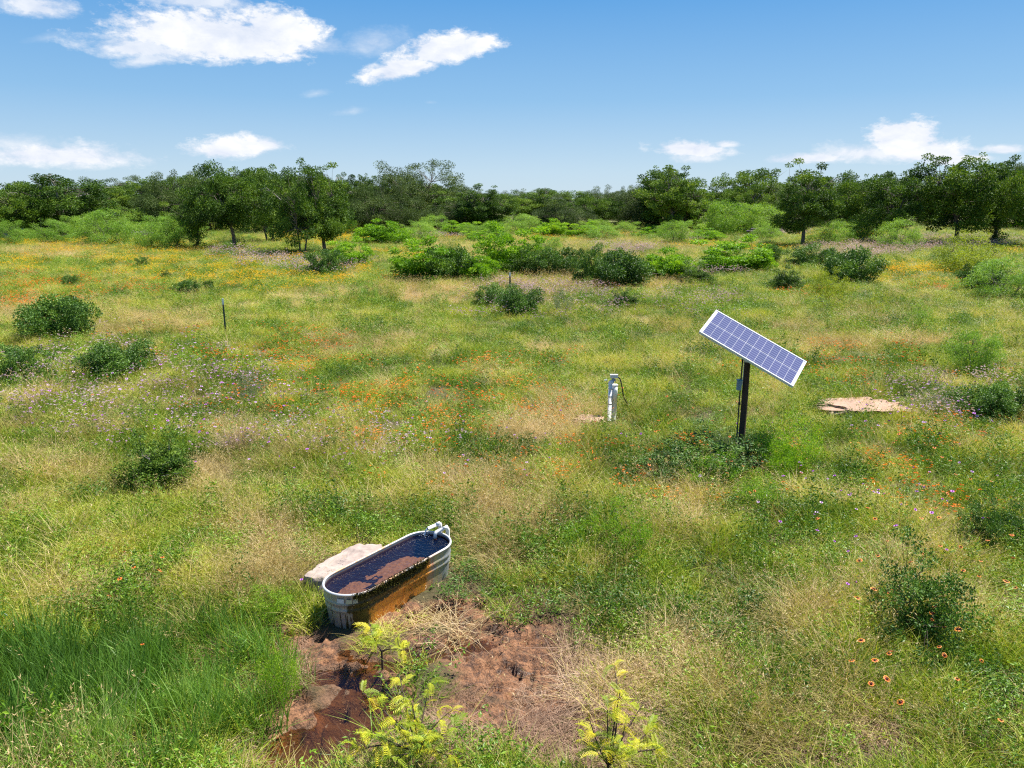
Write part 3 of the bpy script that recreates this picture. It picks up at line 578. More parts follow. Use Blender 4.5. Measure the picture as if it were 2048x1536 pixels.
PR['thin'] = [woody(81, 1.4, 1.4, .05, 60, .2, 90, .06, .02, M_MESQ, M_DTWIG, stems=5, fork=.2, tr=.022, droop=.4, sprig=.5, limbs=14, rag=.35), woody(82, 1.3, 1.6, .05, 55, .2, 90, .06, .02, M_YELG, M_DTWIG, stems=5, fork=.2, tr=.022, droop=.4, sprig=.5, limbs=14, rag=.35)]
PR['grey'] = [woody(91, 1.1, 1.7, .0, 90, .16, 90, .045, .018, M_GREY, M_STEM, stems=7, fork=.1, tr=.015, flat=.9, sprig=.5, limbs=20, rag=.3, shell=.3)]
PR['yelg'] = [woody(95, 2.4, 3.4, -.05, 80, .42, 170, .10, .032, M_YELG, M_DTWIG, stems=5, fork=.15, tr=.05, droop=.4, sprig=.4, limbs=14, rag=.25)]
PRC = {}
def plant(kind, px, base, top, width, name, cat, label, group=None, yoff=0, rot=None, v=None):
    """put a plant whose stem base shows at (px, base), top at row top, width px wide"""
    g = ground_at(px, base); n = PRC.get(kind, 0); PRC[kind] = n + 1; p = PR[kind][(n if v is None else v) % len(PR[kind])]
    zc = g[1] * cp - (g[2] - CAM_H) * sp
    d = ray(px, top); hz = CAM_H + d[2] / d[1] * (g[1]) - g[2]     # height that reaches the row at the plant's distance
    wm = width / FPX * zc; sz_ = hz / p['H'] / .98; sw = wm / p['W'] / .98
    r = thing(name, label, cat, g, (rot if rot is not None else (n * 2.399 + px)) % 6.283, group)
    for key, pn in (('trunk', 'stem' if p['H'] < 2.6 else 'trunk'), ('crown', 'foliage' if p['H'] < 2.6 else 'crown'), ('dead', 'dead_branch')):
        if p[key] is None: continue
        for me in (p[key] if isinstance(p[key], list) else [p[key]]):
            c = obj(pn, me, r); c.scale = (sw, sw, sz_)
    return r
OG = 'oaks along the far tree line'
TREES = [
 ('oak', 20, 480, 372, 150, 'oak at the left picture edge with its crown cut by the frame', 0), ('oak', 132, 474, 356, 185, 'spreading oak with bare grey twigs and a dark trunk above the yellow flowers', 1),
 ('live', 250, 432, 356, 120, 'distant round blue-green live oak alone on the rise', 0), ('live', 345, 468, 350, 150, 'dark oak crown behind the green brush left of the big oak clump', 1),
 ('oak', 396, 498, 390, 100, 'slim oak with a pale trunk at the left end of the oak clump', 2), ('oak', 468, 500, 335, 150, 'tall oak with a forked dark trunk in the middle of the left oak clump', 0),
 ('oak', 540, 485, 340, 130, 'oak behind the two front oaks of the left clump', 3), ('oak', 604, 510, 336, 130, 'oak with several dark trunks side by side in the left clump', 3),
 ('tall', 650, 506, 336, 115, 'oak with bare dead limbs and a pale leaning trunk at the right of the clump', 1), ('tall', 722, 462, 352, 60, 'narrow oak with a thin top just right of the clump', 0),
 ('tall', 768, 458, 358, 70, 'narrow oak beside the big round live oak', 1), ('live', 836, 455, 328, 165, 'big round live oak standing highest in the middle distance', 0),
 ('live', 915, 440, 366, 95, 'dark live oak directly right of the big round one', 1), ('oak', 1345, 474, 340, 130, 'large dark green broad-leaved oak rising above the mesquites', 2),
 ('tall', 1330, 462, 338, 110, 'thin-topped oak behind the large dark broad-leaved oak', 0), ('oak', 1495, 462, 343, 125, 'open-crowned oak with sky showing through its top', 1),
 ('tall', 1605, 492, 328, 120, 'oak with a forked bare tip and stout dark trunk beside the lilac flowers', 1), ('oak', 1705, 476, 350, 110, 'rounded oak between two taller oaks on the right', 0),
 ('oak', 1785, 488, 345, 140, 'oak with dead twigs on top left of the right-hand grove', 1), ('tall', 1905, 490, 316, 135, 'tallest oak of the right-hand grove', 0),
 ('oak', 1985, 486, 322, 130, 'oak with ragged layered crown right of the tallest one', 2), ('oak', 2060, 496, 318, 130, 'oak cut by the right picture edge', 0)]
for k, px, b, t, wd, lab, v in TREES: plant(k, px, b, t, wd, 'oak_tree', 'tree', lab, None, v=v)
prof_x = [-400, 0, 60, 130, 190, 250, 300, 350, 440, 520, 610, 660, 700, 760, 830, 880, 930, 1000, 1060, 1130, 1180, 1250, 1300, 1350, 1400, 1450, 1490, 1550, 1610, 1660, 1710, 1790, 1830, 1900, 1980, 2048, 2500]
prof_y = [372, 372, 363, 358, 374, 364, 358, 350, 340, 344, 338, 340, 352, 358, 346, 364, 368, 371, 370, 384, 371, 366, 358, 354, 370, 366, 354, 360, 350, 362, 354, 352, 360, 342, 334, 328, 330]
rg = np.random.default_rng(77)
xs = list(np.arange(-330, 2400, 27)); rg.shuffle(xs)
for q, px in enumerate(xs):
    px = px + rg.uniform(-10, 10); top = np.interp(px, prof_x, prof_y) + rg.uniform(2, 22); base = rg.uniform(438, 468)
    kind = rg.choice(['oak', 'tall', 'live', 'live', 'oak']); wd = rg.uniform(80, 135) * (.85 if kind == 'tall' else 1.1)
    plant(kind, px, base, top, wd, 'background_oak', 'tree', 'dark oak within the continuous far tree line', 'background oaks of the tree line')
for q, px in enumerate(np.arange(-300, 2350, 40)):
    px = px + rg.uniform(-12, 12); plant('live', px, rg.uniform(415, 424), np.interp(px, prof_x, prof_y) + rg.uniform(10, 24), rg.uniform(60, 90), 'distant_tree', 'tree', 'distant low tree filling the horizon behind the oaks', 'distant trees on the horizon')
# light green mesquite brush under and before the oaks
MB1 = [(60, 472, 425, 95), (160, 478, 432, 80), (215, 492, 420, 110), (265, 470, 418, 100), (300, 500, 445, 90), (350, 500, 440, 80), (25, 492, 440, 60), (330, 478, 430, 90), (110, 488, 440, 80), (235, 440, 408, 60), (380, 470, 432, 60),
       (720, 462, 405, 90), (745, 455, 425, 60), (930, 452, 402, 70), (985, 468, 425, 60), (1045, 470, 410, 80), (1110, 466, 412, 95), (1200, 482, 432, 80), (1255, 468, 425, 60), (1290, 462, 430, 60), (1355, 488, 442, 75), (1435, 474, 402, 95), (1512, 472, 408, 95),
       (1310, 480, 450, 60), (1090, 512, 455, 65), (1660, 492, 440, 85), (1795, 500, 438, 85), (1720, 486, 440, 70), (870, 470, 430, 70), (1160, 462, 425, 60), (680, 470, 420, 60), (1480, 465, 425, 60), (1240, 452, 425, 50), (1000, 445, 415, 50), (1390, 462, 430, 50)]
ORD = 'first second third fourth fifth sixth seventh eighth ninth tenth eleventh twelfth thirteenth fourteenth fifteenth sixteenth seventeenth eighteenth nineteenth twentieth'.split(); ORD += ['twenty-' + q for q in ORD[:9]] + ['thirtieth'] + ['thirty-' + q for q in ORD[:9]]
for q_, (px, b, t, wd) in enumerate(sorted(MB1)):
    if 900 < px < 1320: t += 18
    plant('mesq', px, b, t, wd, 'mesquite_bush', 'bush', 'feathery light green mesquite under the tree line, %s counted from the left' % ORD[q_], 'light mesquites under the tree line')
rg = np.random.default_rng(3)
for q in range(44):
    px = rg.choice([rg.uniform(-200, 420), rg.uniform(640, 1580), rg.uniform(1900, 2250)], p=[.45, .45, .1]); b = rg.uniform(455, 486); plant('mesq' if q % 3 else 'bright', px, b, b - rg.uniform(22, 40), rg.uniform(45, 80), 'brush_thicket', 'bush', 'low bright brush crowded below the far trees', 'brush thickets below the trees')
S = [ # kind, px, base, top, width, name, label
 ('dark', 128, 674, 600, 135, 'dense rounded dark green bush right of the orange flower drift'), ('dark', 40, 765, 695, 130, 'dark bush cut by the left edge with lilac thistles in front'), ('dark', 230, 755, 694, 120, 'dark bush behind the thistles left of the small green one'),
 ('dark', 324, 975, 872, 125, 'dark leafy bush standing alone in pale grass left of centre'), ('thin', 356, 735, 702, 50, 'small bright green bush between the dark bush and the steel post'), ('dark', 375, 590, 563, 46, 'small grey dark bush before the yellow flower drift'),
 ('dark', 288, 532, 514, 28, 'tiny dark bush in the yellow flowers near the brush pile'), ('dark', 138, 570, 552, 28, 'tiny dark bush among orange flowers at the far left'), ('dark', 332, 556, 540, 22, 'tiny dark bush above the small grey dark one'),
 ('dark', 418, 580, 563, 18, 'tiny dark bush right of the small grey dark one'), ('dark', 655, 550, 500, 75, 'dusky bush in lilac flowers at the right foot of the oak clump'), ('bright', 702, 532, 480, 82, 'bright green bush beside the dusky bush'),
 ('bright', 770, 488, 445, 95, 'bright green bush before the big live oak'), ('bright', 852, 562, 482, 120, 'large bright green bush at the left of the middle thicket'), ('dark', 905, 562, 500, 80, 'darker bush inside the middle thicket'), ('bright', 945, 562, 508, 80, 'low bright green bush right inside the middle thicket'),
 ('bright', 1015, 545, 455, 105, 'tallest bright green bush of the middle thicket'), ('dark', 1050, 552, 498, 60, 'dark bush under the tallest bright green one'), ('dark', 1118, 555, 502, 72, 'dark bush right of the thin forked mesquite'), ('dark', 1182, 568, 498, 62, 'upright dark bush with a gap on its left'),
 ('dark', 1245, 574, 508, 92, 'broad dusky bush left of the bright green mound'), ('bright', 1328, 560, 503, 105, 'bright green mound between two dusky bushes'), ('dark', 1388, 570, 528, 62, 'low dusky bush flecked with lilac flowers'), ('bright', 1466, 545, 478, 130, 'widest bright green bush left of the dark mounds'),
 ('bright', 1520, 545, 505, 50, 'small bright green bush tucked by the widest one'), ('dark', 1540, 524, 492, 50, 'small dark bush behind the bright green ones'), ('dark', 1612, 532, 492, 85, 'dark mound with a bright side near the lone stout oak'), ('dark', 1696, 566, 503, 110, 'large dense dark mound on the right'),
 ('dark', 1574, 582, 536, 65, 'small round dark mound in front of the pair'), ('yelg', 1655, 600, 540, 75, 'yellow-green wispy bush below the large dark mound'), ('thin', 1655, 626, 585, 80, 'low pale green wispy bush in the short grass'), ('yelg', 1940, 545, 472, 120, 'yellow-green bush in front of the right-hand grove'),
 ('mesq', 2005, 600, 520, 150, 'broad bright mesquite at the right edge with a shaded base'), ('dark', 1960, 580, 530, 80, 'dark bush beneath the broad mesquite at the right edge'), ('thin', 1832, 660, 602, 60, 'upright green bush with bare dark stems'), ('thin', 1752, 630, 590, 52, 'yellow-tipped small bush left of the upright one'),
 ('thin', 740, 610, 562, 45, 'slender grey-green bush left of its twin in dry grass'), ('thin', 785, 607, 565, 38, 'slender twiggy bush right of its twin in dry grass'), ('dark', 992, 612, 570, 70, 'dusky bush beside the white-capped middle post'), ('dark', 1036, 630, 582, 68, 'dusky bush in front of the white-capped middle post'),
 ('grey', 1125, 628, 585, 60, 'grey-green flowering weed clump right of the middle post'), ('dark', 1250, 616, 580, 50, 'small round dark bush in the open grass'), ('thin', 1305, 614, 590, 40, 'little green bush right of the small round dark one'), ('mesq', 1940, 748, 670, 110, 'thin light green mesquite in the right meadow'),
 ('dark', 1985, 835, 775, 125, 'dark bush with thistles near the right edge'), ('grey', 1862, 832, 775, 100, 'grey-green thistle clump right of the pale bare rock'), ('darknear', 1420, 945, 868, 210, 'dark low bush left of the solar panel post'), ('darknear', 1335, 960, 898, 160, 'dark low bush furthest left in the shade below the panel'),
 ('darknear', 1512, 928, 858, 110, 'dark bush right at the foot of the solar panel post'), ('greennear', 1585, 935, 835, 130, 'leafy green bush right of the solar panel post'), ('darknear', 1965, 1090, 985, 125, 'dark leafy bush at the right edge of the meadow'), ('darknear', 2045, 1085, 1005, 110, 'dark leafy bush cut by the right edge'),
 ('darknear', 1835, 1275, 1100, 235, 'large dark leafy bush in the lower right'), ('greennear', 1250, 1110, 1010, 130, 'green leafy weeds between the tank and the panel'), ('darknear', 655, 905, 868, 55, 'small dark sprig of leaves in the central grass'), ('greennear', 1170, 1090, 1035, 80, 'small leafy weeds above the dry grass right of the tank'),
 ('grey', 500, 805, 745, 70, 'grey-green thistle clump with purple heads left of centre'), ('thin', 1220, 900, 860, 60, 'small green weed clump below the well pipes'), ('greennear', 565, 1400, 1290, 90, 'bright feathery green clump beside the mud channel'), ('greennear', 540, 1230, 1180, 100, 'bright green weed cushion left of the tank'),
 ('dark', 30, 760, 735, 90, 'low dark growth beneath the bush at the left edge'), ('grey', 1440, 900, 860, 60, 'grey-green weed clump left behind the panel post'), ('greennear', 1510, 1010, 950, 110, 'green leafy clump below the panel post'), ('midleaf', 1405, 962, 905, 150, 'bright green low leaves in front of the dark bush under the panel'), ('midleaf', 1550, 950, 880, 110, 'bright green leafy bush right beside the dark one at the panel post')]
for s in S:
    k_ = {'bright': 1.15, 'yelg': 1.1, 'dark': 1.2 if 880 < s[1] < 1400 else 1.0}.get(s[0], .95)
    plant(s[0], s[1], s[2] + 1, s[3] - (s[2] - s[3]) * .06, s[4] * k_, 'shrub', 'bush', s[5])
#--HEROES--
# ---------------------------------------------------------------- stock tank
def stadium(hl, r, ns=18, na=22):
    P = []; Nn = []
    for k in range(ns): P.append((-hl + 2 * hl * k / ns, -r)); Nn.append((0, -1))
    for k in range(na): a = -math.pi / 2 + math.pi * k / na; P.append((hl + r * math.cos(a), r * math.sin(a))); Nn.append((math.cos(a), math.sin(a)))
    for k in range(ns): P.append((hl - 2 * hl * k / ns, r)); Nn.append((0, 1))
    for k in range(na): a = math.pi / 2 + math.pi * k / na; P.append((-hl + r * math.cos(a), r * math.sin(a))); Nn.append((math.cos(a), math.sin(a)))
    return np.array(P), np.array(Nn)
def sweep(mb, P, Nn, prof):
    n = len(P); V = np.concatenate([np.concatenate([P + Nn * o, np.full((n, 1), z)], 1) for o, z in prof]); i = np.arange(len(prof) - 1)[:, None] * n; j = np.arange(n)[None]; j2 = (j + 1) % n
    return mb.add(V, np.stack([i + j, i + j2, i + n + j2, i + n + j], -1).reshape(-1, 4))
def tank_wall_mat():
    m, t, o = new_mat('galvanised_tank'); L = t.links.new; b = N(t, 'ShaderNodeBsdfPrincipled')
    tc = N(t, 'ShaderNodeTexCoord').outputs['Object']; s = N(t, 'ShaderNodeSeparateXYZ'); L(tc, s.inputs[0]); X, Y, Z = s.outputs
    st = N(t, 'ShaderNodeMapping'); st.inputs['Scale'].default_value = (1, 1, .12); L(tc, st.inputs[0])
    streak = nz(t, 26, 6, .7, st.outputs[0]); spk = nz(t, 60, 6, .7, tc); big = nz(t, 6, 5, .6, tc)
    zinc = mixc(t, streak, (.20, .22, .25), (.50, .53, .56)); zinc = mixc(t, M(t, 'MULTIPLY', M(t, 'SUBTRACT', .22, Z), 3.0, clamp=True), zinc, (.42, .38, .24))
    wob = M(t, 'MULTIPLY', M(t, 'SUBTRACT', streak, .5), .55)
    def band(v, a, b_, soft=.05):      # 1 inside a..b_
        return M(t, 'MULTIPLY', M(t, 'DIVIDE', M(t, 'SUBTRACT', v, a), soft, clamp=True), M(t, 'DIVIDE', M(t, 'SUBTRACT', b_, v), soft, clamp=True))
    side = M(t, 'LESS_THAN', Y, .05)
    Xw = M(t, 'ADD', X, wob); Xs = M(t, 'ADD', X, M(t, 'MULTIPLY', wob, .3))
    rustm = M(t, 'MULTIPLY', M(t, 'MULTIPLY', band(M(t, 'ADD', Xs, M(t, 'MULTIPLY', M(t, 'SUBTRACT', big, .5), .25)), -.80, .44, .14), side), M(t, 'ADD', .55, M(t, 'MULTIPLY', spk, .8)), clamp=True)
    rust = ramp_node(t, M(t, 'ADD', M(t, 'MULTIPLY', streak, .6), M(t, 'MULTIPLY', spk, .4)), [(.28, (.10, .025, .005)), (.38, (.56, .17, .01)), (.52, (.80, .30, .02)), (.75, (.62, .32, .06))])
    c = mixc(t, rustm, zinc, rust)
    c = mixc(t, M(t, 'MULTIPLY', band(Xw, .36, .56, .08), M(t, 'MULTIPLY', side, .7)), c, (.62, .50, .24))
    # wet black slime: top band under the lip, a curtain at the near end and a patch at the bottom
    top = M(t, 'MULTIPLY', band(Xs, -.80, .30, .06), M(t, 'DIVIDE', M(t, 'SUBTRACT', M(t, 'ADD', Z, M(t, 'MULTIPLY', wob, .35)), M(t, 'ADD', .44, M(t, 'MULTIPLY', X, .14))), .03, clamp=True))
    cur = M(t, 'MULTIPLY', band(Xw, -.84, -.58, .04), M(t, 'LESS_THAN', Z, 2.0)); bot = M(t, 'MULTIPLY', band(Xw, -.22, .30, .08), M(t, 'DIVIDE', M(t, 'SUBTRACT', M(t, 'ADD', .2, M(t, 'MULTIPLY', M(t, 'SUBTRACT', big, .5), .4)), Z), .03, clamp=True))
    slime = M(t, 'MULTIPLY', M(t, 'MAXIMUM', M(t, 'MAXIMUM', top, cur), bot), side, clamp=True)
    c = mixc(t, slime, c, mixc(t, spk, (.006, .006, .004), (.06, .05, .012)))
    L(c, b.inputs['Base Color']); L(M(t, 'SUBTRACT', .5, M(t, 'MULTIPLY', slime, .28)), b.inputs['Roughness'])
    L(M(t, 'MULTIPLY', M(t, 'SUBTRACT', 1.0, M(t, 'MAXIMUM', rustm, slime)), .55), b.inputs['Metallic'])
    bp = N(t, 'ShaderNodeBump'); bp.inputs['Strength'].default_value = .6; bp.inputs['Distance'].default_value = .006; L(M(t, 'ADD', spk, M(t, 'MULTIPLY', slime, spk)), bp.inputs['Height']); L(bp.outputs[0], b.inputs['Normal'])
    L(b.outputs[0], o.inputs[0]); return m
def rim_mat():
    m, t, o = new_mat('tank_rim'); L = t.links.new; b = N(t, 'ShaderNodeBsdfPrincipled'); tc = N(t, 'ShaderNodeTexCoord').outputs['Object']
    s = N(t, 'ShaderNodeSeparateXYZ'); L(tc, s.inputs[0]); n = nz(t, 9, 6, .7, tc)
    z = mixc(t, n, (.50, .50, .50), (.72, .72, .72)); r = mixc(t, n, (.34, .14, .05), (.66, .42, .24))
    f = M(t, 'MULTIPLY', M(t, 'SUBTRACT', n, .36), 5, clamp=True); w_ = M(t, 'MULTIPLY', M(t, 'SUBTRACT', .62, s.outputs[0]), 3, clamp=True)
    w2 = M(t, 'MULTIPLY', M(t, 'ADD', s.outputs[0], .78), 4, clamp=True)
    L(mixc(t, M(t, 'MULTIPLY', M(t, 'MULTIPLY', f, w_), w2), z, r), b.inputs['Base Color']); b.inputs['Metallic'].default_value = .25; b.inputs['Roughness'].default_value = .5; L(b.outputs[0], o.inputs[0]); return m
def water_mat():
    m, t, o = new_mat('tank_water'); L = t.links.new
    tr = N(t, 'ShaderNodeBsdfTransparent'); tr.inputs[0].default_value = (.74, .62, .50, 1)
    di = N(t, 'ShaderNodeBsdfDiffuse'); di.inputs[0].default_value = (.003, .012, .055, 1); m0 = N(t, 'ShaderNodeMixShader'); m0.inputs[0].default_value = .24; L(tr.outputs[0], m0.inputs[1]); L(di.outputs[0], m0.inputs[2])
    gl = N(t, 'ShaderNodeBsdfGlossy'); gl.inputs['Roughness'].default_value = .04; fr = N(t, 'ShaderNodeFresnel'); fr.inputs[0].default_value = 1.46
    mp = N(t, 'ShaderNodeMapping'); mp.inputs['Scale'].default_value = (1.6, .8, 1); mp.inputs['Rotation'].default_value = (0, 0, .9); L(N(t, 'ShaderNodeTexCoord').outputs['Object'], mp.inputs[0])
    bp = N(t, 'ShaderNodeBump'); bp.inputs['Strength'].default_value = .8; bp.inputs['Distance'].default_value = .012; L(nz(t, 16, 3, .5, mp.outputs[0], .6), bp.inputs['Height']); L(bp.outputs[0], gl.inputs['Normal']); L(bp.outputs[0], fr.inputs['Normal'])
    mx = N(t, 'ShaderNodeMixShader'); L(fr.outputs[0], mx.inputs[0]); L(m0.outputs[0], mx.inputs[1]); L(gl.outputs[0], mx.inputs[2]); L(mx.outputs[0], o.inputs[0]); return m
M_ALG = plain('algae_mat', (.42, .26, .14), .75, var=.45, vscale=22, bump=1.0, bscale=60)
M_SLIME = plain('dark_slime', (.010, .014, .03), .4, var=.4)
M_PVC = plain('white_pvc', (.80, .79, .76), .4, spec=.5, var=.06, vscale=9)
M_HOLE = plain('pipe_inside', (.03, .02, .015), .8)
M_SPRAY = plain('splash_water', (.75, .82, .9), .1, spec=.8, var=.05)
M_MOSS = leafmat('moss', [(0, (.004, .005, .002)), (.6, (.022, .022, .005)), (1, (.16, .15, .02))], .05, .85, .08)
TH = .60
tank = thing('stock_tank', 'oval galvanised stock tank brimming with dark water, rust and slime down its side', 'water tank', TANK_C, TANK_A)
P, Nn = stadium(.585, .300); mb = MB(); tp_ = lambda z: -.05 * (1 - z / .6)
prof = [(-.055, -.06), (-.05, 0), (-.044, .02), (-.046, .04)] + [(tp_(z) + .013 * math.exp(-((z - .40) / .016) ** 2) + .013 * math.exp(-((z - .48) / .016) ** 2) + .002 * (z / .6), z) for z in np.linspace(.1, .585, 34)] + [(.002, TH)]
sweep(mb, P, Nn, prof); sweep(mb, P, Nn, [(-.004, TH), (-.056, .02)])
wall = mb.build('tank_wall', tank_wall_mat(), tank, True)
k = len(P); th = np.arange(9) * 2 * math.pi / 8
mb = MB(); sweep(mb, P, Nn, [(.013 * math.cos(a) + .002, TH + .013 * math.sin(a)) for a in th]); mb.build('rim', rim_mat(), tank, True)
mb = MB(); mb.add(np.concatenate([np.concatenate([P - Nn * .056, np.full((k, 1), .06)], 1), [[0, 0, .06]]]), np.array([(j, (j + 1) % k, k) for j in range(k)])); mb.build('tank_floor', M_SLIME, tank)
mb = MB(); sweep(mb, P, Nn, [(-.054, .06), (-.0095, .575)]); mb.build('inner_slime', plain('inner_slime', (.07, .04, .04), .6, var=.4, vscale=12), tank, True)
WZ = .562
mb = MB(); mb.add(np.concatenate([np.concatenate([P - Nn * .009, np.full((k, 1), WZ)], 1), [[0, 0, WZ]]]), np.array([(j, (j + 1) % k, k) for j in range(k)])); mb.build('water', water_mat(), tank)
# floating algae mats that break the surface
def mat_sheet(u0, v0, ru, rv_, seed, hgt):
    g = 60; uu, vv = np.meshgrid(np.linspace(-1.2, 1.2, g), np.linspace(-1.2, 1.2, g)); wv = (fbm(uu * 2 + seed, vv * 2, seed, 4) - .5)
    d = np.sqrt(uu ** 2 + vv ** 2) + wv * 1.1; h = hgt * (1 - sstep(.3, 1.0, d)) + .028 * (fbm(uu * 7, vv * 7, seed + 3, 4) - .5) - .01
    V = np.stack([u0 + uu * ru, v0 + vv * rv_, WZ - .018 + h], -1).reshape(-1, 3); ii = (np.arange(g - 1)[:, None] * g + np.arange(g - 1)[None]).ravel(); F = np.stack([ii, ii + 1, ii + g + 1, ii + g], -1)
    ins = (d.ravel() < 1.0) & (np.hypot(np.maximum(np.abs(V[:, 0]) - .585, 0), V[:, 1]) < .285); F = F[ins[F].all(1)]
    us = np.unique(F); rm = np.zeros(g * g, int); rm[us] = np.arange(len(us)); obj('algae_mat', np_mesh('algae_mat', V[us], rm[F], [M_ALG], smooth=True), tank)
mat_sheet(-.02, -.08, .40, .18, 3, .012); mat_sheet(-.64, -.05, .22, .12, 9, .010)
# moss over the lip and in strings down the wet side
rg = np.random.default_rng(8); n = 5200; u = rg.uniform(-.8, .30, n); keep = rg.random(n) < 1 - .45 * np.abs(u + .2); u = u[keep]; n = len(u)
zz = .60 - np.abs(rg.normal(0, .03, n)); hang = rg.random(n) < .45; zz[hang] = .6 - rg.random(hang.sum()) ** 1.3 * (.11 + .42 * (u[hang] < -.55) + .18 * ((u[hang] > -.1) & (rg.random(hang.sum()) < .5)))
vx = -.302 + .05 * (1 - zz / .6) - rg.random(n) * .016; lip = rg.random(n) < .22; zz[lip] = .612 + rg.random(lip.sum()) * .008; vx[lip] = -.302 + rg.uniform(-.016, .014, lip.sum())
ang = np.clip((-.61 - u) / .298, 0, 1.2); uu = np.where(u < -.61, -.61 - np.sin(ang) * .302, u); vv = np.where(u < -.61, -np.cos(ang) * np.abs(vx), vx)
lv, lf = leaves(np.stack([uu, vv, zz], 1), rg.normal(size=(n, 3)) + [0, -.6, -.9], .022, .007, rg)
tag(obj('moss', np_mesh('moss', lv, lf, [M_MOSS], dict(rv=np.repeat(rg.random(n), 4))), tank), kind='stuff')
# paper labels on the near end
for a, z, w_, h_, c_ in ((-2.72, .53, .075, .05, (.62, .63, .66)), (-2.42, .525, .06, .05, (.52, .50, .34)), (-2.2, .525, .05, .05, (.46, .45, .36))):
    V = []; aa = np.linspace(a - w_ / .6, a + w_ / .6, 6)
    for q in aa:
        for zq in (z - h_ / 2, z + h_ / 2): V.append((-.585 + .3065 * math.cos(q), .3045 * math.sin(q), zq))
    obj('sticker', np_mesh('sticker', V, [(2 * q, 2 * q + 2, 2 * q + 3, 2 * q + 1) for q in range(5)], [plain('faded_sticker', c_, .6)]), tank)
# two white pipes hooked over the far end
inv = Matrix.Rotation(-TANK_A, 4, 'Z') @ Matrix.Translation(-TANK_C)
def tl(px, py, z): return np.array(inv @ at_h(px, py, z))
pp = thing('filler_pipe', 'white plastic filler pipe pouring water over the far end of the tank', 'pipe', TANK_C, TANK_A)
e1, m1 = tl(879, 1047, .50), tl(856, 1057, .465); base1 = e1 + [.02, .01, 0]; base1[2] = .05
MB().tube([m1, e1], .021, 12).build('spout', M_PVC, pp, True); MB().tube([e1 + (e1 - m1) * .0, e1], .021, 12)
MB().tube([base1, e1 + [.02, .01, -.05], e1 + [.012, .006, -.012], e1, e1 + (m1 - e1) * .28], .027, 12).build('elbow', M_PVC, pp, True)
MB().tube([m1 - (e1 - m1) * .01, m1 - (e1 - m1) * .015], .017, 12).build('pipe_mouth', M_HOLE, pp)
mb = MB(); dv = norm(m1 - e1); q0 = m1 + dv * .005; mb.tube(curve_pts(q0, q0 + dv * .03, np.array([*(q0 + dv * .045)[:2], WZ]), 6), [.012, .011, .009, .008, .008, .012], 7)
rg = np.random.default_rng(4)
for _ in range(34):
    c = np.array([*(q0 + dv * .045)[:2], WZ]) + np.append(rg.normal(0, .028, 2), abs(rg.normal(0, .018))); mb.lathe([(0, -.004), (.004, 0), (0, .005)], 5, c)
tag(mb.build('splash', M_SPRAY, pp, True), kind='stuff')
pf = thing('overflow_pipe', 'shorter white plastic elbow pipe hooked over the rim beside the pouring pipe', 'pipe', TANK_C, TANK_A)
e2, m2 = tl(893, 1054, .475), tl(873, 1064, .46); b2 = e2 + [.02, 0, 0]; b2[2] = .05
MB().tube([b2, e2 + [.02, 0, -.04], e2, e2 + (m2 - e2) * .4], .026, 12).build('elbow', M_PVC, pf, True)
MB().tube([e2 + (m2 - e2) * .35, m2, m2 + norm(m2 - e2) * .018 + [0, 0, -.012], m2 + norm(m2 - e2) * .022 + [0, 0, -.07]], .022, 12).build('spout', M_PVC, pf, True)
MB().tube([m2 + norm(m2 - e2) * .022 + [0, 0, -.07], m2 + norm(m2 - e2) * .022 + [0, 0, -.085]], .019, 12).build('rusty_tip', plain('rusty_tip', (.35, .09, .03), .6), pf)

# ---------------------------------------------------------------- rocks
def rock(name, label, c, ax, rz, seed, mat, top=.8, irr=.42):
    a, b = 90, 60; u, v = np.meshgrid(np.linspace(0, 2 * math.pi, a, endpoint=False), np.linspace(0, math.pi, b)); D = np.stack([np.sin(v) * np.cos(u), np.sin(v) * np.sin(u), np.cos(v)], -1)
    sgn = lambda q, p_: np.sign(q) * np.abs(q) ** p_
    rr = 1 + irr * (fbm(D[..., 0] * 1.6 + 3 * seed, D[..., 1] * 1.6 + D[..., 2], seed, 4) - .5) + .16 * (fbm(D[..., 0] * 6 + 9, D[..., 1] * 6 + 4 * D[..., 2], seed + 4, 3) - .5)
    V = np.stack([sgn(D[..., 0], .8) * ax[0], sgn(D[..., 1], .8) * ax[1], sgn(D[..., 2], .6) * ax[2]], -1) * rr[..., None]; V[..., 2] = np.minimum(V[..., 2], ax[2] * top + .07 * (fbm(V[..., 0] * 7, V[..., 1] * 7, 3, 4) - .5))
    i = np.arange(b - 1)[:, None] * a; j = np.arange(a)[None]; j2 = (j + 1) % a; F = np.stack([i + j, i + a + j, i + a + j2, i + j2], -1).reshape(-1, 4)
    o = obj(name, np_mesh(name, V.reshape(-1, 3), F, [mat], smooth=True), loc=c, rot=(0, 0, rz)); return tag(o, label, 'rock')
ra, rb_ = at_h(618, 1172, .12), at_h(752, 1096, .12); rc = (ra + rb_) / 2; rock('limestone_rock', 'pale pitted limestone slab lying against the left side of the stock tank', (rc.x + .03, rc.y - .02, .02), ((rb_ - ra).length / 2 * .98, .24, .30), math.atan2(rb_.y - ra.y, rb_.x - ra.x), 5, M_LIME, .62)
M_PINK = plain('pink_rock', (.38, .245, .175), .95, var=.38, vscale=5, bump=1.0, bscale=12)
rock('flat_rock', 'small flat pinkish rock left of the well pipes', (sl[0], sl[1], sl[2] + .07), (.32, .26, .10), .2, 7, M_PINK, .8, 1.1)
rock('bare_rock', 'broad bare pinkish slab of rock in the grass right of the solar panel', (fr_[0], fr_[1], fr_[2] + .07), (1.0, .55, .13), .05, 11, M_PINK, .8, 1.3)

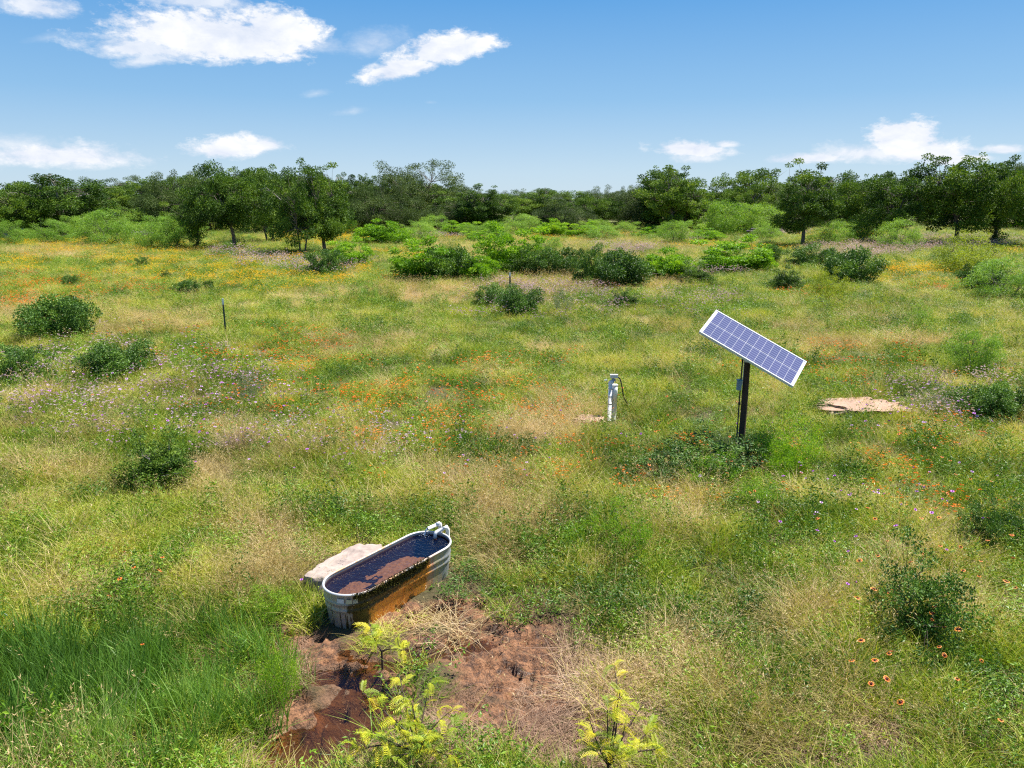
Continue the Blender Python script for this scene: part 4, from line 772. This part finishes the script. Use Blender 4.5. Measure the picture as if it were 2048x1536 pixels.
# ---------------------------------------------------------------- solar panel on its post
sg = ground_at(1480, 915)
M_POST = plain('dark_wood_post', (.050, .028, .018), .85, var=.4, vscale=14, bump=.6)
M_ALU = plain('aluminium', (.58, .60, .66), .6, metal=.0, spec=.3, var=.05)
M_BACK = plain('white_backsheet', (.50, .52, .58), .8, spec=.1, var=.02)
M_BLK = plain('black_plastic', (.015, .015, .017), .45)
M_BOX = plain('blue_grey_box', (.16, .24, .34), .5)
sp_t = thing('solar_panel', 'tilted solar panel on a dark wooden post in the meadow', 'solar panel', (sg[0], sg[1], 0))
off = np.array([sg[0], sg[1], 0]); pc = np.array([4.11, 12.559, 1.994]) - off
pe = (Matrix.Rotation(-.419, 4, 'Z') @ Matrix.Rotation(.473, 4, 'Y') @ Matrix.Rotation(.39, 4, 'X')).to_euler()
PL, PW = 1.76, .82
MB().tube([(0, 0, -.2), (.005, 0, .9), (0, 0, 1.83)], [.058, .055, .052], 14).build('post', M_POST, sp_t, True)
MB().tube([(0, 0, 1.72), (0, 0, 1.93)], .064, 14).box((.03, 0, 1.93), (.5, .05, .04), (0, .45, -.4)).build('bracket', plain('grey_bracket', (.45, .46, .47), .5, metal=.3), sp_t)
mb = MB(); t_, fw = .045, .022
for s in (-1, 1): mb.box((0, s * (PW / 2 - fw / 2), -t_ / 2), (PL, fw, t_)); mb.box((s * (PL / 2 - fw / 2), 0, -t_ / 2), (fw, PW - 2 * fw - .001, t_))
pf_ = mb.build('panel_frame', M_ALU, sp_t, loc=pc, rot=pe)
MB().box((0, 0, -.010), (PL - 2 * fw, PW - 2 * fw, .006)).build('backsheet', M_BACK, pf_)
def cell_mat():
    m, t, o = new_mat('solar_cell'); L = t.links.new; b = N(t, 'ShaderNodeBsdfPrincipled'); tc = N(t, 'ShaderNodeTexCoord').outputs['Object']; s = N(t, 'ShaderNodeSeparateXYZ'); L(tc, s.inputs[0])
    fr = M(t, 'FRACT', M(t, 'ADD', M(t, 'MULTIPLY', s.outputs[1], 1 / .0605), .5)); line = M(t, 'GREATER_THAN', M(t, 'ABSOLUTE', M(t, 'SUBTRACT', fr, .5)), .37); oi = N(t, 'ShaderNodeObjectInfo').outputs['Random']
    c = mixc(t, oi, (.050, .062, .135), (.066, .072, .165)); c = mixc(t, line, c, (.16, .185, .28)); c = mixc(t, M(t, 'MULTIPLY', nz(t, 20, 4, .6, tc), .3), c, (.12, .12, .3))
    L(c, b.inputs['Base Color']); b.inputs['Roughness'].default_value = .8; b.inputs['Specular IOR Level'].default_value = .1; b.inputs['Coat Weight'].default_value = 1; b.inputs['Coat Roughness'].default_value = .01; L(b.outputs[0], o.inputs[0]); return m
cx_n, cw = 12, (PL - .10) / 12; rowh = (PW - 2 * fw - .034) / 2
cm = MB().box((0, 0, 0), (cw - .0055, rowh - .005, .003)).mesh('solar_cell', [cell_mat()])
for a in range(cx_n):
    for s in (-1, 1): obj('solar_cell', cm, pf_, ((a - 5.5) * cw, s * (rowh / 2 + .0075), -.0045))
MB().tube([(-.085, -.01, .15), (-.09, -.01, 1.0), (-.085, -.01, 1.86)], .012, 8).build('conduit', M_BLK, sp_t, True)
MB().tube([(-.066, -.03, 1.32), (-.064, -.03, 1.6), (-.062, -.02, 1.9)], .006, 6).build('wire', M_PVC, sp_t)
bx = MB().box((-.12, -.03, 1.31), (.075, .07, .17)).build('control_box', M_BOX, sp_t, bevel=.006); MB().box((-.12, -.03, 1.405), (.085, .08, .018)).build('lid', plain('blue_lid', (.05, .17, .30), .4), bx)
MB().box((-.09, -.02, .98), (.035, .035, .05)).build('clamp', M_BLK, sp_t)

# ---------------------------------------------------------------- well head
wg = ground_at(1222, 840); zf = lambda g, row: CAM_H + (lambda d: d[2] / d[1] * g[1])(ray(1222, row))
well = thing('well_head', 'white plastic well pipes with a grey box on top and a cable arching down', 'well head', tuple(wg))
mpp = (wg[1] * cp + CAM_H * sp) / FPX
hR, hL = zf(wg, 772) - wg[2], zf(wg, 765) - wg[2]; xr, xl = 5.6 * mpp, -3.6 * mpp
MB().tube([(xr, .03, -.1), (xr, .03, hR * .62), (xr, .03, hR * .621), (xr, .03, hR)], [.055, .055, .060, .060], 16).build('casing_pipe', M_PVC, well, True)
MB().tube([(xr, .03, hR), (xr, .03, hR + .025)], .067, 16).build('pipe_cap', M_PVC, well)
MB().tube([(xl, -.03, -.1), (xl, -.03, hL * .97)], .040, 14).build('riser_pipe', M_PVC, well, True)
mb = MB()
for q in (.42, .62, .82): mb.tube([(xl, -.03, hL * q), (xl, -.03, hL * q + .03)], .044, 14)
mb.build('pipe_band', plain('grey_band', (.5, .5, .52), .5), well)
MB().tube([(xl, -.03, hL * .95), (xl, -.03, hL), (xl + .05, -.03, hL + .03)], [.048, .048, .04], 14).build('pipe_elbow', M_PVC, well, True)
MB().tube([(xl + .045, -.03, hL + .0), (xl + .045, -.03, hL + .1)], .028, 10).tube([(xl + .03, -.03, hL + .055), (xl + .1, -.03, hL + .06)], .026, 10).build('valve', plain('grey_fitting', (.40, .42, .45), .5, metal=.2), well, True)
MB().tube([(xl - .13, -.03, hL + .055), (xl - .07, -.03, hL + .06)], .012, 6).build('handle', M_ALU, well)
jb = MB().box((xl + .065, -.03, hL + .135), (.15, .09, .06)).build('junction_box', plain('light_grey_box', (.62, .64, .66), .45), well, bevel=.006); MB().box((xl + .065, -.03, hL + .17), (.16, .1, .008)).build('lid', plain('grey_lid', (.42, .44, .46), .5), jb)
ce = ground_at(1256, 826) - wg
cpts = [(xl + .14, -.03, hL + .12), (xl + .19, -.03, hL + .09), (xl + .23, -.02, hL - .05), (xl + .28, 0, hL * .6), (ce[0] - .03, ce[1], .22), (ce[0], ce[1], -.05)]
tt = np.linspace(0, 5, 26); cc = np.array([[np.interp(q, range(6), [p_[a] for p_ in cpts]) for a in range(3)] for q in tt])
for _ in range(3): cc[1:-1] = (cc[:-2] + 2 * cc[1:-1] + cc[2:]) / 4
MB().tube(cc, .013, 8).build('cable', M_BLK, well, True)

# ---------------------------------------------------------------- steel posts
M_TP = plain('dark_steel', (.06, .085, .07), .6, metal=.3); M_CAP = plain('white_paint', (.80, .80, .78), .5)
for px, b, t, lab in ((452, 672, 597, 'dark steel fence post with white tip standing in the left meadow'), (1020, 592, 545, 'dark steel fence post with white tip behind the dusky bushes, mid field')):
    g = ground_at(px, b); h = zf(g, t) - g[2]; tp = thing('steel_post', lab, 'post', tuple(g), .3)
    w_ = .055 if px < 900 else .07
    MB().box((0, 0, h * .42), (w_, .008, h * .84 + .2)).box((0, .02, h * .42), (.008, .032, h * .84 + .2)).build('post', M_TP, tp)
    MB().box((0, 0, h * .92), (w_ + .006, .014, h * .16)).box((0, .022, h * .92), (.014, .034, h * .16)).build('white_tip', M_CAP, tp)
    mb = MB()
    for q in range(14): mb.box((0, -.008, .15 + q * h * .8 / 14), (.018, .010, .014))
    tag(mb.build('stud', M_TP, tp), kind='stuff')

# ---------------------------------------------------------------- brush piles, dead bush, cactus
def brush_pile(px, b, wpx, label, mat, seed, n=16):
    g = ground_at(px, b); rg = np.random.default_rng(seed); zc = g[1] * cp + CAM_H * sp; wm = wpx / FPX * zc; r = thing('brush_pile', label, 'wood pile', tuple(g))
    for q in range(n):
        c = np.array([rg.uniform(-.32, .32) * wm, rg.uniform(-.5, .5), rg.uniform(.15, .25 * wm)]) ; a = rg.uniform(-.5, .5); l = wm * rg.uniform(.25, .5); d = np.array([math.cos(a), math.sin(a) * .6, rg.uniform(-.15, .25)]) * l / 2
        MB().tube(curve_pts(c - d, c + rg.normal(0, .12, 3), c + d, 5), np.linspace(.11, .05, 5) * rg.uniform(.6, 1.3), 6).build('log', mat, r, True)
brush_pile(288, 476, 55, 'grey pile of weathered logs in the green brush at left', plain('weathered_wood', (.46, .42, .40), .9, var=.3), 1)
brush_pile(1530, 476, 75, 'dark purplish pile of dead wood behind the lilac flowers', plain('dark_dead_wood', (.13, .10, .14), .9, var=.3), 2)
g = ground_at(476, 905); rg = np.random.default_rng(14); V, F, tip, rv = blades(420, .16, .3, .75, .006, (.2, 1.1), (-.3, .3), rg)
tag(obj('dead_bush', np_mesh('dead_bush', V, F, [plain('dry_twig', (.46, .33, .27), .8, var=.3)]), loc=tuple(g)), 'pinkish grey leafless twiggy bush right of the lone dark bush', 'bush')
g = ground_at(12, 480); pr = thing('prickly_pear', 'bluish prickly pear cactus at the left edge under the trees', 'cactus', tuple(g)); rg = np.random.default_rng(6); M_CAC = plain('cactus_pad', (.14, .25, .17), .6)
pad = MB().lathe([(0, 0), (.10, .04), (.2, .18), (.22, .32), (.14, .46), (0, .5)], 12); pv = np.concatenate(pad.V); pv[:, 1] *= .22; pad = np_mesh('pad', pv, np.concatenate(pad.F4), [M_CAC], smooth=True)
for q in range(22):
    o = obj('pad', pad, pr, (rg.uniform(-1.6, 1.6), rg.uniform(-.6, .6), rg.uniform(0, .9)), (rg.normal(0, .4), rg.normal(0, .4), rg.uniform(0, 6.28))); o.scale = (1.5, 1.5, 1.5)

# ---------------------------------------------------------------- yellow-green mesquite saplings with fronds
def frond_mesh(seed):
    rg = np.random.default_rng(seed); n = 13; t = np.linspace(.12, 1, n); L = .20; rc_ = np.stack([L * t, 0 * t, .03 * np.sin(t * 2.6) - .05 * t ** 2], 1); V = []; F = []; k = 0
    for s in (-1, 1):
        for j in range(n):
            l = .062 * (1 - .45 * abs(t[j] - .4)) * rg.uniform(.85, 1.1); a = R(62) + rg.normal(0, .1); d = np.array([math.cos(a), s * math.sin(a), 0]); q = rc_[j]; w_ = np.array([math.cos(a + s * 1.57), s * math.sin(a + s * 1.57) * s, 0]) * .0036
            V += [q - [.0035, 0, 0], q + [.0035, 0, 0], q + d * l * .55 + [.0045, 0, .008], q + d * l * .55 - [.0045, 0, -.008], q + d * l + [.006, 0, -.006]]; F += [(k, k + 1, k + 2), (k, k + 2, k + 3), (k + 3, k + 2, k + 4)]; k += 5
    for j in range(n - 1):
        a, b = rc_[j] if j else np.zeros(3), rc_[j + 1]; V += [a - [0, .0018, 0], a + [0, .0018, 0], b + [0, .0018, 0], b - [0, .0018, 0]]; F += [(k, k + 1, k + 2), (k, k + 2, k + 3)]; k += 4
    return np_mesh('frond', V, np.array(F), [M_FROND], dict(rv=np.clip(.5 + .0 * np.arange(k) + rg.normal(0, .18, k), 0, 1)))
FM = [frond_mesh(s) for s in range(4)]
def sapling(label, bpx, bpy_, targets, per, seed):
    b = ground_at(bpx, bpy_); rg = np.random.default_rng(seed); r = thing('mesquite_sapling', label, 'sapling', tuple(b)); st = MB()
    hub = np.array([0, 0, .18])
    st.tube([(0, 0, -.1), (0, 0, .1), hub], [.012, .011, .010], 6, cap=False)
    for px, py, h in targets:
        e = np.array(at_h(px, py, h + b[2])) - b; m = (hub + e) / 2 + rg.normal(0, .04, 3) + [0, 0, .05]; lp = curve_pts(hub, m, e, 9); st.tube(lp, np.linspace(.0085, .003, 9), 5, cap=False)
        for q in range(per):
            j = rg.integers(3, 9); a = rg.uniform(0, 6.28); o = obj('frond', FM[rg.integers(0, 4)], r, lp[j], (rg.normal(0, .45), rg.uniform(-.55, .25), a)); s = rg.uniform(.42, .82); o.scale = (s, s, s)
    st.build('stem', M_DTWIG, r, True)
sapling('yellow ferny mesquite sapling at the bottom centre beside the mud channel', 835, 1545, [(725, 1385, .45), (800, 1355, .6), (860, 1365, .55), (790, 1440, .5), (905, 1420, .5), (850, 1480, .4), (745, 1470, .4), (925, 1450, .45), (700, 1510, .3), (900, 1515, .3), (820, 1400, .6), (780, 1515, .3)], 11, 1)
sapling('small yellow ferny sapling in front of the tank', 765, 1335, [(735, 1268, .32), (752, 1285, .25), (805, 1300, .28), (738, 1240, .38)], 8, 2)
sapling('tall pale yellow-green ferny sapling at the bottom right of the mud', 1215, 1570, [(1228, 1330, .8), (1240, 1385, .75), (1215, 1420, .65), (1180, 1440, .6), (1250, 1450, .55), (1165, 1480, .45), (1285, 1410, .5), (1330, 1500, .35), (1275, 1500, .4), (1200, 1510, .45), (1310, 1450, .45)], 9, 3)

# ---------------------------------------------------------------- single wildflowers
def flower_mesh(name, petal, centre, dia, npet, dome, seed, tipc=None):
    rg = np.random.default_rng(seed); h = .42; V = []; F = []; mi = []; k = 0
    sv, sf, tip, _ = blades(1, .001, h, h, .007, (.05, .2), (0, .1), rg); V.append(sv); F.append(sf); mi += [2] * len(sf); k += len(sv); c = tip[0]
    for ring, (r0, r1, m_) in enumerate(((.0, .36 if tipc is None else .34, 0), (.30, .5, 1)) if tipc is not None else ((.0, .5, 0),)):
        for j in range(npet):
            a = 6.283 * j / npet + rg.normal(0, .08); up = .35 * dome; d = np.array([math.cos(a), math.sin(a), up]); s = np.array([-math.sin(a), math.cos(a), 0]); q = c + [0, 0, .003 * ring]
            V.append(np.array([q + d * dia * r0, q + d * dia * (r0 + r1) / 2 + s * dia * .15, q + d * dia * r1 + [0, 0, -.004], q + d * dia * (r0 + r1) / 2 - s * dia * .15])); F.append(np.array([(0, 1, 2), (0, 2, 3)]) + k); mi += [m_] * 2; k += 4
    mb = MB().lathe([(dia * .2, 0), (dia * .17, dia * .1), (.0005, dia * (.18 + .25 * dome))], 7, c + [0, 0, .001]); q4 = np.concatenate(mb.F4); f3 = np.concatenate([q4[:, [0, 1, 2]], q4[:, [0, 2, 3]]]); V.append(np.concatenate(mb.V)); F.append(f3 + k); mi += [3] * len(f3)
    mats = [petal, tipc or petal, M_STEM, centre]; return np_mesh(name, np.concatenate(V), np.concatenate(F), mats, midx=mi)
pR = plain('red_petal', (.62, .05, .03), .6, var=.3); pY = plain('yellow_tip', (.70, .24, .03), .6); pO = plain('orange_petal_near', (.75, .19, .02), .6, var=.3); cB = plain('brown_centre', (.10, .025, .012), .8)
pV = plain('violet_petal', (.46, .16, .56), .6, var=.3); pP = plain('pale_violet_petal', (.56, .38, .60), .6, var=.3); cP = plain('violet_centre', (.38, .12, .44), .8)
FR = [flower_mesh('blanket_flower', pR, cB, .058, 11, .1, 1, pY), flower_mesh('blanket_flower', pR, cB, .050, 10, .2, 2, pY)]; FO = [flower_mesh('orange_flower', pO, cB, .048, 9, .2, 3), flower_mesh('orange_flower', pO, cB, .042, 8, .1, 4, pY)]
FV = [flower_mesh('thistle_flower', pV, cP, .050, 14, 1.5, 5), flower_mesh('thistle_flower', pV, cP, .042, 12, 1.7, 6)]; FP = [flower_mesh('pale_thistle', pP, cP, .045, 14, 1.3, 7)]
rg = np.random.default_rng(21)
def flowers(meshes, name, label, cat, group, pts, smin=.8):
    for q, (px, py) in enumerate(pts):
        g = ground_at(px, py + 18)
        if in_tank(g[0], g[1], .05): continue
        o = obj(name, meshes[q % len(meshes)], loc=tuple(g), rot=(rg.normal(.15, .28), rg.normal(0, .28), rg.uniform(0, 6.28))); s = rg.uniform(.7, 1.35) * max(1, (g[1] / 11) ** .5) ; o.scale = (s, s, rg.uniform(.95, 1.3)); tag(o, label, cat, group)
def rnd(n, regs):
    out = []; 
    for cx, cy, rx, ry, w_ in regs:
        for _ in range(int(n * w_)): a = rg.uniform(0, 6.28); r = rg.random() ** .5; out.append((cx + rx * r * math.cos(a), cy + ry * r * math.sin(a)))
    return out
flowers(FR, 'blanket_flower', 'red blanket flower with yellow tips in the lower right grass', 'flower', 'red blanket flowers lower right', [(1797, 1398), (1866, 1420), (1790, 1372), (1908, 1312), (1919, 1325), (1910, 1332), (1828, 1460), (1708, 1365), (1733, 1358), (1760, 1362), (1716, 1394), (1736, 1396), (2040, 1225), (2027, 1128), (1981, 1220), (1976, 1285), (1714, 1220), (2034, 1480), (1977, 1518), (1850, 1282), (1624, 1086), (1634, 1084), (2022, 1110), (2030, 1125)] + rnd(26, [(1850, 1200, 190, 180, 1)]))
flowers(FO, 'orange_flower', 'orange blanket flower scattered in the meadow grass', 'flower', 'orange flowers scattered in the meadow', [(291, 1356), (236, 1156), (243, 1164), (283, 1160), (275, 1178), (320, 1165), (336, 1170), (300, 1180), (266, 1195), (320, 1205), (175, 1255)] + rnd(270, [(700, 830, 330, 70, .2), (1000, 800, 200, 70, .22), (1350, 830, 130, 70, .12), (1450, 950, 200, 60, .1), (1900, 900, 150, 110, .16), (1000, 920, 300, 80, .1), (300, 740, 280, 60, .1)]))
flowers(FV, 'thistle_flower', 'bright purple thistle-like flower head standing above the grass', 'flower', 'purple thistle heads in the meadow', [(613, 1206), (1684, 1195), (1672, 1206), (1684, 1214), (1264, 881), (1262, 899), (1270, 903), (1313, 883), (1477, 874), (1606, 960), (1974, 1076), (1652, 1020), (1800, 1028), (1672, 1030), (1605, 1112), (1720, 1125)] + rnd(130, [(260, 800, 260, 100, .4), (500, 860, 300, 120, .15), (1850, 830, 150, 50, .2), (1750, 1050, 250, 100, .15), (900, 900, 300, 100, .1)]))
flowers(FP, 'pale_thistle', 'pale lilac thistle-like flower head in the weeds', 'flower', 'pale lilac thistle heads', rnd(210, [(260, 760, 260, 80, .35), (430, 800, 200, 90, .2), (1880, 810, 140, 50, .15), (800, 880, 350, 120, .15), (1700, 950, 280, 120, .15)]))
